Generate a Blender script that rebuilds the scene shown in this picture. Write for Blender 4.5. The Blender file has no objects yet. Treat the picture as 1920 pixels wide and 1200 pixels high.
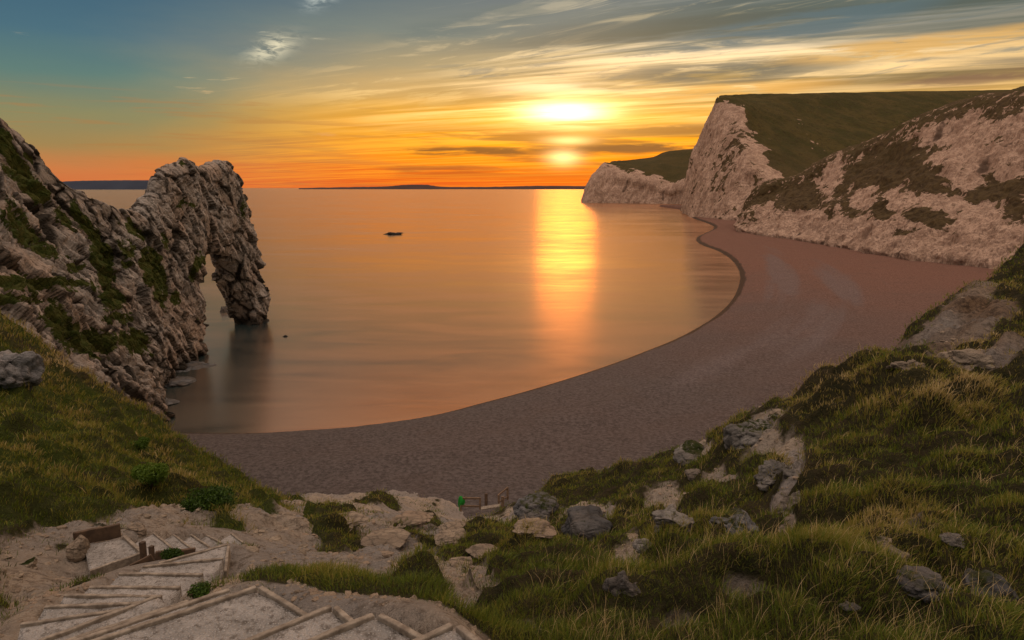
import bpy, bmesh, math
import numpy as np
from math import radians, sin, cos, tan, atan2, pi, sqrt

# ------------------------------------------------------------------ camera
S = bpy.context.scene
CAMZ = 30.0
PITCH = math.atan(248/1280.0)
cd = bpy.data.cameras.new("camera"); cam = bpy.data.objects.new("camera", cd)
S.collection.objects.link(cam); S.camera = cam
cam.location = (0, 0, CAMZ); cam.rotation_euler = (pi/2-PITCH, 0, 0)
cd.sensor_width = 36; cd.lens = 24; cd.clip_start = .1; cd.clip_end = 200000
S.view_settings.view_transform = 'Standard'; S.view_settings.look = 'None'
S.view_settings.exposure = 0.0; S.view_settings.gamma = 1
S.render.resolution_x = 1024; S.render.resolution_y = 640
S.cycles.use_denoising = True
S.cycles.max_bounces = 6; S.cycles.diffuse_bounces = 3; S.cycles.glossy_bounces = 3
S.cycles.transparent_max_bounces = 4

SUN_AZ, SUN_EL = 4.5, 5.2          # degrees; azimuth to the right of +Y

# ------------------------------------------------------------------ node helper
def srgb(r, g, b):
    f = lambda c: ((c/255+.055)/1.055)**2.4 if c/255 > .04045 else c/255/12.92
    return (f(r), f(g), f(b), 1)

class G:
    def __init__(s, nt):
        s.t = nt; s.n = nt.nodes; s.l = nt.links
    def node(s, typ, **kw):
        n = s.n.new(typ)
        for k, v in kw.items(): setattr(n, k, v)
        return n
    def put(s, sock, v):
        if v is None: return
        if hasattr(v, 'is_output') or isinstance(v, bpy.types.NodeSocket): s.l.new(v, sock)
        else:
            try: sock.default_value = v
            except Exception:
                sock.default_value = (v, v, v) if len(sock.default_value) == 3 else (v, v, v, 1)
    def m(s, op, a, b=None, c=None, clamp=False):
        n = s.node('ShaderNodeMath', operation=op); n.use_clamp = clamp
        s.put(n.inputs[0], a); s.put(n.inputs[1], b); s.put(n.inputs[2], c); return n.outputs[0]
    def ss(s, v, a, b, o0=0.0, o1=1.0):
        n = s.node('ShaderNodeMapRange', interpolation_type='SMOOTHSTEP')
        s.put(n.inputs[0], v); s.put(n.inputs[1], a); s.put(n.inputs[2], b); s.put(n.inputs[3], o0); s.put(n.inputs[4], o1)
        return n.outputs[0]
    def mix(s, f, a, b, blend='MIX'):
        n = s.node('ShaderNodeMix', data_type='RGBA', blend_type=blend)
        s.put(n.inputs[0], f); s.put(n.inputs[6], a); s.put(n.inputs[7], b); return n.outputs[2]
    def ramp(s, f, stops, interp='LINEAR'):
        n = s.node('ShaderNodeValToRGB'); cr = n.color_ramp; cr.interpolation = interp
        while len(cr.elements) < len(stops): cr.elements.new(.5)
        for e, (p, c) in zip(cr.elements, stops): e.position = p; e.color = c if len(c) == 4 else (*c, 1)
        s.put(n.inputs[0], f); return n.outputs[0]
    def comb(s, x, y, z=0.0):
        n = s.node('ShaderNodeCombineXYZ'); s.put(n.inputs[0], x); s.put(n.inputs[1], y); s.put(n.inputs[2], z); return n.outputs[0]
    def noise(s, vec, scale=1.0, detail=4.0, rough=.5, dist=0.0, typ=None):
        n = s.node('ShaderNodeTexNoise')
        if typ: n.noise_type = typ
        s.put(n.inputs['Vector'], vec); s.put(n.inputs['Scale'], scale); s.put(n.inputs['Detail'], detail)
        s.put(n.inputs['Roughness'], rough); s.put(n.inputs['Distortion'], dist); return n.outputs[0]
    def vor(s, vec, scale=1.0, feature='F1', rand=1.0):
        n = s.node('ShaderNodeTexVoronoi', feature=feature)
        s.put(n.inputs['Vector'], vec); s.put(n.inputs['Scale'], scale); s.put(n.inputs['Randomness'], rand); return n.outputs[0]
    def mapping(s, vec, sc=(1, 1, 1), rot=(0, 0, 0), loc=(0, 0, 0)):
        n = s.node('ShaderNodeMapping'); s.put(n.inputs[0], vec)
        n.inputs['Scale'].default_value = sc; n.inputs['Rotation'].default_value = rot; n.inputs['Location'].default_value = loc
        return n.outputs[0]
    def bump(s, h, strength=.5, dist=.1, normal=None):
        n = s.node('ShaderNodeBump'); s.put(n.inputs['Strength'], strength); s.put(n.inputs['Distance'], dist); s.put(n.inputs['Height'], h)
        if normal is not None: s.put(n.inputs['Normal'], normal)
        return n.outputs[0]

# ------------------------------------------------------------------ world
W = bpy.data.worlds.new("World"); S.world = W; W.use_nodes = True
W.node_tree.nodes.clear()
g = G(W.node_tree)
tc = g.node('ShaderNodeTexCoord')
sep = g.node('ShaderNodeSeparateXYZ'); g.l.new(tc.outputs['Generated'], sep.inputs[0])
dx, dy, dz = sep.outputs
az = g.m('MULTIPLY', g.m('ARCTAN2', dx, dy), 180/pi)
el = g.m('MULTIPLY', g.m('ARCSINE', dz), 180/pi)
# warped coordinates for wispy streaks
warp = g.noise(g.comb(g.m('MULTIPLY', az, .06), g.m('MULTIPLY', el, .22), 3.1), 1.0, 5, .55)
warp2 = g.noise(g.comb(g.m('MULTIPLY', az, .05), g.m('MULTIPLY', el, .45), 9.7), 1.0, 6, .6)
wc = g.m('SUBTRACT', warp, .5); wc2 = g.m('SUBTRACT', warp2, .5)
elw = g.m('ADD', el, g.m('MULTIPLY', wc2, 2.6))
far_ramp = g.ramp(g.m('DIVIDE', g.m('ADD', el, g.m('MULTIPLY', wc, 1.5)), 60.0, clamp=True), [
    (0.0, srgb(214, 112, 62)), (.02, srgb(205, 124, 70)), (.045, srgb(160, 132, 82)), (.085, srgb(136, 134, 96)),
    (.13, srgb(92, 124, 118)), (.17, srgb(70, 108, 124)), (.255, srgb(50, 88, 116)), (.36, (.24, .24, .27, 1)), (.5, (.85, .68, .60, 1)), (1, (1.30, 1.02, .86, 1))])  # bright upper stops: added fill from unseen sky, lights the land
sun_ramp = g.ramp(g.m('DIVIDE', elw, 60.0, clamp=True), [
    (0.0, srgb(226, 84, 30)), (.02, srgb(238, 104, 12)), (.045, srgb(246, 134, 6)), (.07, srgb(245, 160, 16)), (.095, srgb(236, 172, 62)),
    (.12, srgb(218, 174, 104)), (.155, srgb(168, 152, 116)), (.195, srgb(116, 128, 122)), (.255, srgb(72, 100, 118)), (.30, (.55, .26, .11, 1)), (.40, (1.15, .44, .13, 1)), (.52, (1.0, .66, .46, 1)), (1, (1.30, 1.02, .86, 1))])  # unseen upper stops: added warm fill, orange ones colour the sea's reflection
daz = g.m('ABSOLUTE', g.m('SUBTRACT', az, SUN_AZ))
azw = g.m('ADD', daz, g.m('MULTIPLY', wc, 16.0))
wsun = g.ss(azw, 10.0, 36.0, 1.0, 0.0)
wsun = g.m('MAXIMUM', wsun, g.m('MULTIPLY', g.ss(az, 5.0, 20.0), g.ss(az, 60, 110, 1, 0)))
col = g.mix(wsun, far_ramp, sun_ramp)
# cirrus on a flat layer far above: planar coordinates make the streaks fan out from the horizon
inv = g.m('DIVIDE', 1.0, g.m('MAXIMUM', g.m('ADD', dz, .035), .02))
cx = g.m('MULTIPLY', dx, inv); cy = g.m('MULTIPLY', dy, inv)
plane = g.comb(cx, cy, 0.0)
pl = g.mapping(g.mapping(plane, (1, 1, 1), (0, 0, radians(24))), (.13, 1.0, 1))
c1 = g.noise(pl, 1.5, 10, .64, 1.1)
pl2 = g.mapping(g.mapping(plane, (1, 1, 1), (0, 0, radians(14))), (.15, .8, 1), (0, 0, 0), (5.3, 2.2, 0))
c2 = g.noise(pl2, 1.0, 8, .58, .6)
line = g.m('SUBTRACT', g.m('ADD', g.m('MULTIPLY', az, .36), 11.6), el)     # >0 on the cloudy side
line = g.m('ADD', line, g.m('MULTIPLY', wc, 6.0))
cover = g.ss(line, -1.5, 5.5)
cover = g.m('MULTIPLY', cover, g.ss(el, 30, 60, 1, .3))
cir = g.m('MULTIPLY', g.ss(c1, .40, .62), cover)
cream = g.ramp(g.m('DIVIDE', el, 30.0, clamp=True), [(0, srgb(250, 130, 30)), (.12, srgb(252, 176, 52)), (.22, srgb(250, 206, 128)), (.34, srgb(246, 216, 164)),
                                                     (.5, srgb(206, 198, 170)), (1, srgb(150, 160, 165))])
creamw = g.mix(g.ss(daz, 14, 34), cream, g.mix(.5, cream, srgb(205, 160, 90)))
col = g.mix(g.m('MULTIPLY', cir, .92), col, creamw)
c6 = g.noise(g.mapping(g.mapping(g.comb(az, el, 2.0), (1, 1, 1), (0, 0, radians(-9))), (.075, .95, 1)), 1.0, 9, .66, .9)
w6 = g.m('MULTIPLY', g.ss(c6, .50, .62), g.m('MULTIPLY', g.ss(line, -4.5, 1.0), g.m('MULTIPLY', g.ss(el, 5.5, 7.5), g.ss(el, 24, 17))))
col = g.mix(g.m('MULTIPLY', w6, .62), col, creamw)
c7 = g.noise(g.mapping(g.mapping(g.comb(az, el, 12.0), (1, 1, 1), (0, 0, radians(-4))), (.11, 1.5, 1)), 1.0, 9, .68, 1.0)
w7 = g.m('MULTIPLY', g.ss(c7, .52, .64), g.m('MULTIPLY', g.ss(line, -2.0, 2.0), g.m('MULTIPLY', g.ss(el, 6.5, 9), g.ss(el, 24, 17))))
col = g.mix(g.m('MULTIPLY', w7, .55), col, srgb(100, 114, 112))
gap = g.m('MULTIPLY', g.m('MULTIPLY', g.ss(c2, .47, .60), g.ss(el, 5.5, 8.5)), g.ss(az, -14, 8))
gap = g.m('MULTIPLY', gap, g.m('MULTIPLY', g.ss(line, -3, 1), g.ss(el, 20, 35, 1, 0)))
col = g.mix(g.m('MULTIPLY', gap, .85), col, g.ramp(g.m('DIVIDE', el, 20.0, clamp=True), [(0.3, srgb(150, 112, 66)), (.45, srgb(112, 112, 98)), (.7, srgb(84, 106, 112))]))
# small lone wisps in the blue part
c4 = g.noise(g.mapping(g.comb(az, el, 4.0), (.10, .8, 1), (0, 0, radians(4))), 1.0, 6, .62, .5)
wis = g.m('MULTIPLY', g.ss(c4, .635, .74), g.m('MULTIPLY', g.ss(el, 1.5, 4), g.ss(az, -10, 0, 1, 0)))
col = g.mix(g.m('MULTIPLY', wis, .7), col, g.ramp(g.m('DIVIDE', el, 14.0, clamp=True), [(0.2, srgb(226, 150, 80)), (.6, srgb(206, 186, 140)), (1, srgb(190, 196, 186))]))
def puff(a0, e0, sa, se, f, c):
    a_ = g.m('SUBTRACT', az, a0); e_ = g.m('SUBTRACT', el, e0)
    e_ = g.m('SUBTRACT', e_, g.m('MULTIPLY', a_, .35))
    r = g.m('ADD', g.m('POWER', g.m('DIVIDE', a_, sa), 2.0), g.m('POWER', g.m('DIVIDE', e_, se), 2.0))
    n = g.noise(g.comb(g.m('MULTIPLY', az, .7), g.m('MULTIPLY', el, 2.2), a0), 1.0, 6, .62, .6)
    mk = g.m('MULTIPLY', g.m('EXPONENT', g.m('MULTIPLY', r, -1.0)), g.ss(n, .36, .62))
    return g.mix(g.m('MULTIPLY', mk, f), col, c)
col = puff(-18.4, 10.2, 1.5, .7, 1.0, srgb(232, 222, 188))
col = puff(-14.6, 13.9, 1.1, .6, .8, srgb(205, 214, 206))
# glow around the low sun, broken by the streaks
def blob(a0, e0, sa, se, wig=1.0):
    a_ = g.m('SUBTRACT', az, a0)
    e_ = g.m('SUBTRACT', g.m('ADD', el, g.m('MULTIPLY', wc2, wig)), e0)
    r = g.m('ADD', g.m('POWER', g.m('DIVIDE', a_, sa), 2.0), g.m('POWER', g.m('DIVIDE', e_, se), 2.0))
    return g.m('EXPONENT', g.m('MULTIPLY', r, -1.0))
def addc(col, f, c): return g.mix(f, col, c, 'ADD')
c3 = g.noise(g.mapping(g.comb(az, el, 1.0), (.045, .72, 1), (0, 0, radians(.5)), (2.0, 0, 0)), 1.0, 6, .58, .5)
c5 = g.noise(g.mapping(g.comb(az, el, 7.0), (.10, 1.9, 1), (0, 0, radians(1))), 1.0, 5, .6, .3)
col = addc(col, blob(4.5, 3.6, 16, 2.8, 2.0), (.24, .07, .0, 1))
col = addc(col, g.m('MULTIPLY', blob(4.5, 6.0, 8, 2.6, 2.0), g.ss(c5, .35, .65, .4, 1.2)), (.22, .10, .01, 1))
# broad light and shade of the high cloud sheet
shade = g.m('ADD', .70, g.m('MULTIPLY', g.ss(c1, .36, .62), .58))
shade = g.m('ADD', 1.0, g.m('MULTIPLY', g.m('SUBTRACT', shade, 1.0), g.m('MULTIPLY', g.ss(el, 3.5, 7.0), g.m('MULTIPLY', cover, g.ss(el, 30, 20)))))
col = g.mix(1.0, col, g.comb(shade, shade, g.m('POWER', shade, 1.25)), 'MULTIPLY')
# low dark cloud bars
bar = g.m('MULTIPLY', g.ss(c3, .44, .56), g.m('MULTIPLY', g.ss(el, .3, 1.6), g.ss(el, 3.6, 5.6, 1, 0)))
bar = g.m('MULTIPLY', bar, g.m('MULTIPLY', g.ss(az, -16, -5), 1.0))
barc = g.ramp(g.m('DIVIDE', el, 6.0, clamp=True), [(0, srgb(190, 78, 32)), (.5, srgb(140, 84, 40)), (1, srgb(160, 110, 52))])
col = g.mix(g.m('MULTIPLY', bar, .8), col, barc)
bar2 = g.m('MULTIPLY', g.m('MULTIPLY', g.ss(c5, .52, .64), g.ss(el, 7.5, 5.8, 0, 1)), g.ss(daz, 6, 20))
col = g.mix(g.m('MULTIPLY', bar2, .35), col, srgb(176, 118, 66))
def streak(a0, e0, sa, se, f, c, sl_=0.0):
    a_ = g.m('SUBTRACT', az, a0)
    e_ = g.m('SUBTRACT', g.m('SUBTRACT', g.m('ADD', el, g.m('MULTIPLY', wc2, 1.1)), e0), g.m('MULTIPLY', a_, sl_))
    r = g.m('ADD', g.m('POWER', g.m('DIVIDE', a_, sa), 2.0), g.m('POWER', g.m('DIVIDE', e_, se), 2.0))
    n = g.noise(g.comb(g.m('MULTIPLY', az, .16), g.m('MULTIPLY', el, 1.6), a0), 1.0, 6, .62, .5)
    mk = g.m('MULTIPLY', g.ss(r, 1.9, .2), g.ss(n, .36, .54))
    return g.mix(g.m('MULTIPLY', mk, f), col, c)
col = streak(-2.5, 3.0, 6.5, .30, .95, srgb(118, 72, 40))
col = streak(10.5, 3.2, 6.0, .38, .95, srgb(112, 74, 48))
col = streak(-1.0, 4.35, 5.0, .34, .7, srgb(168, 104, 36))
col = streak(12.5, 4.6, 5.0, .42, .7, srgb(150, 104, 58))
col = streak(-5.0, 1.5, 6.0, .28, .6, srgb(170, 84, 40))
col = streak(17.0, 8.7, 8.5, .75, .85, srgb(112, 110, 98), .01)
col = streak(21.0, 11.4, 9.0, .85, .8, srgb(84, 108, 116), .10)
col = streak(30.0, 9.6, 9.0, .7, .8, srgb(228, 176, 98), .04)
col = streak(14.0, 7.2, 10.0, .5, .7, srgb(240, 176, 84), .03)
col = streak(33.0, 7.3, 5.0, .35, .7, srgb(128, 96, 78), .02)
col = streak(-2.0, 12.8, 7.0, .7, .6, srgb(92, 112, 114), .18)
brk = g.ss(c5, .34, .5, .45, 1)
col = addc(col, g.m('MULTIPLY', blob(4.4, 6.0, 4.4, 1.1, 1.3), brk), (1.3, .85, .28, 1))
col = addc(col, g.m('MULTIPLY', blob(3.2, 7.9, 4.6, .5, 1.6), brk), (.65, .52, .34, 1))
col = addc(col, g.m('MULTIPLY', blob(4.4, 5.9, 2.9, .75, 1.3), brk), (1.0, 1.0, .95, 1))
col = addc(col, blob(4.6, 3.8, 1.8, .33, .5), (1.1, .75, .3, 1))
col = addc(col, blob(4.2, 2.45, 1.3, .62, .8), (1.3, .9, .4, 1))
skyn = g.node('ShaderNodeTexSky', sky_type='NISHITA'); skyn.sun_disc = False
skyn.sun_elevation = radians(SUN_EL); skyn.sun_rotation = radians(SUN_AZ); skyn.air_density = 1.4; skyn.dust_density = 3
bg = g.node('ShaderNodeBackground'); bg.inputs[1].default_value = 1.0
g.l.new(col, bg.inputs[0])
bg2 = g.node('ShaderNodeBackground'); bg2.inputs[1].default_value = .004; g.l.new(skyn.outputs[0], bg2.inputs[0])
ads = g.node('ShaderNodeAddShader'); g.l.new(bg.outputs[0], ads.inputs[0]); g.l.new(bg2.outputs[0], ads.inputs[1])
out = g.node('ShaderNodeOutputWorld'); g.l.new(ads.outputs[0], out.inputs[0])
W.cycles.sampling_method = 'MANUAL'; W.cycles.sample_map_resolution = 2048

sl = bpy.data.lights.new("sun", 'SUN'); so = bpy.data.objects.new("sun", sl); S.collection.objects.link(so)
sl.energy = .05; sl.angle = radians(5.0); sl.color = (1.0, .32, .04)
so.rotation_euler = (radians(-(90-SUN_EL)), 0, radians(-SUN_AZ)); so.location = (0, -5, 60)

# ------------------------------------------------------------------ projection
F = np.array([0, cos(PITCH), -sin(PITCH)]); U_ = np.array([0, sin(PITCH), cos(PITCH)]); R_ = np.array([1., 0, 0])
def ray(px, py): return F + R_*(px-960)/1280 + U_*(600-py)/1280
C0 = np.array([0, 0, CAMZ])
def at(px, py, t): return C0 + ray(px, py)*t                 # t = distance ahead of the camera
def atz(px, py, z):
    r = ray(px, py); return C0 + r*((z-CAMZ)/r[2])
def atx(px, py, x):
    r = ray(px, py); return C0 + r*(x/r[0])
def aty(px, py, y):
    r = ray(px, py); return C0 + r*(y/r[1])
def proj(P):
    Q = P-C0; d = Q@F
    d = np.where(d < .05, .05, d)
    return 960+1280*(Q@R_)/d, 600-1280*(Q@U_)/d, d

# ------------------------------------------------------------------ numpy noise
def _h(ix, iy, iz, seed):
    n = (ix.astype(np.int64)*374761393 + iy.astype(np.int64)*668265263 + iz.astype(np.int64)*2147483647 + seed*1274126177) & 0xffffffff
    n = ((n ^ (n >> 13))*1274126177) & 0xffffffff
    n = ((n ^ (n >> 16))*2246822519) & 0xffffffff
    return (n ^ (n >> 15)) & 0xffffffff
def _r(*a): return _h(*a)/4294967296.0
def vn(P, seed=0):
    """smooth gradient-like value noise, -1..1"""
    I = np.floor(P); f = P-I; I = I.astype(np.int64); u = f*f*f*(f*(f*6-15)+10)
    o = 0
    for a in (0, 1):
        wa = u[:, 0] if a else 1-u[:, 0]
        for b in (0, 1):
            wb = u[:, 1] if b else 1-u[:, 1]
            for c in (0, 1):
                wc_ = u[:, 2] if c else 1-u[:, 2]
                h = _h(I[:, 0]+a, I[:, 1]+b, I[:, 2]+c, seed)
                gx = ((h & 1023)/511.5-1); gy = (((h >> 10) & 1023)/511.5-1); gz = (((h >> 20) & 1023)/511.5-1)
                o = o+wa*wb*wc_*(gx*(f[:, 0]-a)+gy*(f[:, 1]-b)+gz*(f[:, 2]-c))
    return o*1.6
def fbm(P, oct=4, seed=0, gain=.5, ridge=False):
    o = 0; a = 1.; s = 0; Q = P.copy()
    for i in range(oct):
        n = vn(Q, seed+i*17)
        if ridge: n = 1-2*np.abs(n)
        o = o+a*n; s += a; a *= gain; Q = Q*2.03+11.7
    return o/s
def worley(P, seed=0, off=False):
    I = np.floor(P).astype(np.int64); f = P-I
    d1 = np.full(len(P), 9.); d2 = np.full(len(P), 9.); cid = np.zeros(len(P)); O = np.zeros((len(P), 3))
    for a in (-1, 0, 1):
        for b in (-1, 0, 1):
            for c in (-1, 0, 1):
                x, y, z = I[:, 0]+a, I[:, 1]+b, I[:, 2]+c
                h = _h(x, y, z, seed)
                qx = a+(h & 1023)/1023.-f[:, 0]; qy = b+((h >> 10) & 1023)/1023.-f[:, 1]; qz = c+((h >> 20) & 1023)/1023.-f[:, 2]
                d = qx*qx+qy*qy+qz*qz
                n1 = d < d1
                d2 = np.where(n1, d1, np.minimum(d2, d)); cid = np.where(n1, (h % 997)/997., cid); O = np.where(n1[:, None], np.stack([qx, qy, qz], 1), O); d1 = np.where(n1, d, d1)
    if off:
        a1 = cid*97.3; a2 = cid*331.7; v = np.stack([np.sin(a1)*np.cos(a2), np.cos(a1), np.sin(a1)*np.sin(a2)], 1)
        return np.sqrt(d1), np.sqrt(d2), cid, (O*v).sum(1)
    return np.sqrt(d1), np.sqrt(d2), cid
def sst(x, a, b):
    t = np.clip((x-a)/(b-a), 0, 1); return t*t*(3-2*t)

# ------------------------------------------------------------------ mesh helpers
def mesh_from(name, V, Fs, mat=None, attrs=None, smooth=True, parent=None):
    me = bpy.data.meshes.new(name)
    V = np.asarray(V, dtype=np.float32)
    me.vertices.add(len(V)); me.vertices.foreach_set('co', V.ravel())
    arrs = Fs if isinstance(Fs, list) else [Fs]
    arrs = [np.asarray(a, dtype=np.int32) for a in arrs if len(a)]
    loops = np.concatenate([a.ravel() for a in arrs])
    sizes = np.concatenate([np.full(len(a), a.shape[1], dtype=np.int32) for a in arrs])
    starts = np.concatenate([[0], np.cumsum(sizes)[:-1]]).astype(np.int32)
    me.loops.add(len(loops)); me.loops.foreach_set('vertex_index', loops)
    me.polygons.add(len(sizes)); me.polygons.foreach_set('loop_start', starts)
    me.polygons.foreach_set('use_smooth', np.full(len(sizes), smooth, dtype=bool))
    me.update(calc_edges=True); me.validate()
    for k, a in (attrs or {}).items():
        at_ = me.attributes.new(k, 'FLOAT', 'POINT'); at_.data.foreach_set('value', np.asarray(a, dtype=np.float32))
    if mat: me.materials.append(mat)
    o = bpy.data.objects.new(name, me); S.collection.objects.link(o)
    if parent: o.parent = parent
    return o
def gridfaces(r, c):
    i = np.arange((r-1)*(c-1)); a = (i//(c-1))*c+i % (c-1)
    return np.stack([a, a+1, a+c+1, a+c], 1)
def tag(o, label=None, cat=None, group=None, kind=None):
    for k, v in (('label', label), ('category', cat), ('group', group), ('kind', kind)):
        if v: o[k] = v
    return o
def empty(name, loc=(0, 0, 0)):
    o = bpy.data.objects.new(name, None); S.collection.objects.link(o); o.location = loc; return o
def crom(A, n, axis=0):
    """Catmull-Rom resampling of control array along an axis to n samples"""
    A = np.moveaxis(np.asarray(A, float), axis, 0); k = len(A)
    s = np.linspace(0, k-1, n) if np.isscalar(n) else np.asarray(n)
    i = np.minimum(s.astype(int), k-2); f = s-i; sh = (len(s),)+(1,)*(A.ndim-1); f = f.reshape(sh)
    p0 = A[np.maximum(i-1, 0)]; p1 = A[i]; p2 = A[i+1]; p3 = A[np.minimum(i+2, k-1)]
    o = .5*((2*p1)+(-p0+p2)*f+(2*p0-5*p1+4*p2-p3)*f*f+(-p0+3*p1-3*p2+p3)*f**3)
    return np.moveaxis(o, 0, axis)
def gridnormals(Gd):
    du = np.gradient(Gd, axis=1); dv = np.gradient(Gd, axis=0)
    n = np.cross(du, dv); n /= (np.linalg.norm(n, axis=2, keepdims=True)+1e-9); return n
def boxmesh(bm, a, b, w, h, up=(0, 0, 1), taper=1.0):
    """bar from a to b, width w, height h"""
    a = np.array(a, float); b = np.array(b, float); d = b-a; L = np.linalg.norm(d); d /= L
    up = np.array(up, float)
    s = np.cross(d, up); s /= np.linalg.norm(s)+1e-9; u = np.cross(s, d)
    vs = []
    n = max(2, int(L/.12)+1) if L < 6 else 8
    for i in range(n):
        c = a+d*L*i/(n-1)
        j = (np.sin(i*2.1+a[0]*9)*.006*min(1, w/.05))
        vs.append([bm.verts.new(tuple(c+s*sx*w/2+u*sy*h/2+u*j+s*j*.5)) for sx, sy in ((-1, -1), (1, -1), (1, 1), (-1, 1))])
    for i in range(n-1):
        for k in range(4):
            bm.faces.new((vs[i][k], vs[i][(k+1) % 4], vs[i+1][(k+1) % 4], vs[i+1][k]))
    bm.faces.new(vs[0][::-1]); bm.faces.new(vs[-1])
def bm_obj(name, bm, mat, parent=None, bevel=0.0, smooth=False):
    bmesh.ops.recalc_face_normals(bm, faces=bm.faces[:])
    me = bpy.data.meshes.new(name); bm.to_mesh(me); bm.free()
    for p in me.polygons: p.use_smooth = smooth
    me.materials.append(mat); o = bpy.data.objects.new(name, me); S.collection.objects.link(o)
    if parent:
        o.parent = parent; o.matrix_parent_inverse.identity()
        inv = parent.location
        for v in me.vertices: v.co -= inv
    if bevel:
        md = o.modifiers.new('bevel', 'BEVEL'); md.width = bevel; md.segments = 2; md.limit_method = 'ANGLE'
    return o

# ------------------------------------------------------------------ materials
def newmat(name):
    m = bpy.data.materials.new(name); m.use_nodes = True; m.node_tree.nodes.clear(); k = G(m.node_tree)
    bs = k.node('ShaderNodeBsdfPrincipled'); o = k.node('ShaderNodeOutputMaterial'); k.l.new(bs.outputs[0], o.inputs[0])
    return m, k, bs
def attr(k, name):
    n = k.node('ShaderNodeAttribute', attribute_name=name); return n.outputs['Fac']
def wpos(k): return k.node('ShaderNodeNewGeometry').outputs['Position']

def mat_rock(name, c_light, c_dark, c_warm, veg=((.030, .042, .008), (.05, .05, .014)), sc=1.0):
    m, k, bs = newmat(name); p = wpos(k)
    n1 = k.noise(p, .35*sc, 6, .6); n2 = k.noise(p, 2.2*sc, 5, .6, .4); n3 = k.noise(p, .12*sc, 4, .55)
    pr = k.mapping(p, (1, 1, 1), (radians(-35), 0, 0)); st = k.noise(k.mapping(pr, (.35*sc, 2.6*sc, .3*sc)), 1.0, 6, .62)
    c = k.mix(k.ss(n1, .35, .68), (*c_dark, 1), (*c_light, 1))
    c = k.mix(k.ss(n3, .42, .65), c, (*c_warm, 1))
    c = k.mix(k.m('MULTIPLY', k.ss(n2, .5, .75), .45), c, (*[x*.55 for x in c_dark], 1))
    c = k.mix(k.m('MULTIPLY', k.ss(st, .52, .64), .5), c, (*[x*.6 for x in c_dark], 1))
    cr = attr(k, 'crack')
    c = k.mix(cr, c, (.034, .028, .020, 1))
    vg = k.ss(k.m('ADD', attr(k, 'veg'), k.m('MULTIPLY', k.m('SUBTRACT', n2, .5), .9)), .42, .58)
    vc = k.mix(k.ss(k.noise(p, .9*sc, 4, .6), .35, .65), (*veg[0], 1), (*veg[1], 1))
    c = k.mix(vg, c, vc)
    k.l.new(c, bs.inputs['Base Color']); bs.inputs['Roughness'].default_value = .93
    bs.inputs['Specular IOR Level'].default_value = .2
    v1 = k.vor(k.mapping(pr, (.6, 1.5, .42)), 1.3*sc, 'DISTANCE_TO_EDGE')
    h = k.m('ADD', k.m('MULTIPLY', k.ss(v1, 0, .16), .35), k.m('ADD', k.m('MULTIPLY', st, 1.3), k.m('ADD', k.m('MULTIPLY', n2, .6), k.noise(p, 7*sc, 4, .65))))
    k.l.new(k.bump(h, .9, .32/sc), bs.inputs['Normal'])
    return m
M_rock = mat_rock('limestone', (.54, .485, .43), (.32, .285, .25), (.46, .36, .285), veg=((.040, .058, .008), (.075, .080, .016)))
M_grey = mat_rock('grey_stone', (.30, .28, .25), (.13, .12, .105), (.22, .18, .14), sc=4.0)
M_tan = mat_rock('tan_stone', (.42, .34, .25), (.24, .19, .14), (.36, .27, .19), sc=4.0)
M_pale = mat_rock('pale_grey_stone', (.36, .34, .33), (.22, .21, .20), (.30, .27, .24), sc=3.0)
M_dark = mat_rock('dark_grey_stone', (.20, .20, .20), (.08, .08, .08), (.15, .13, .11), sc=3.0)
M_sea_rock = mat_rock('wet_rock', (.05, .045, .04), (.02, .018, .016), (.04, .032, .025), sc=1.0)

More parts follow.
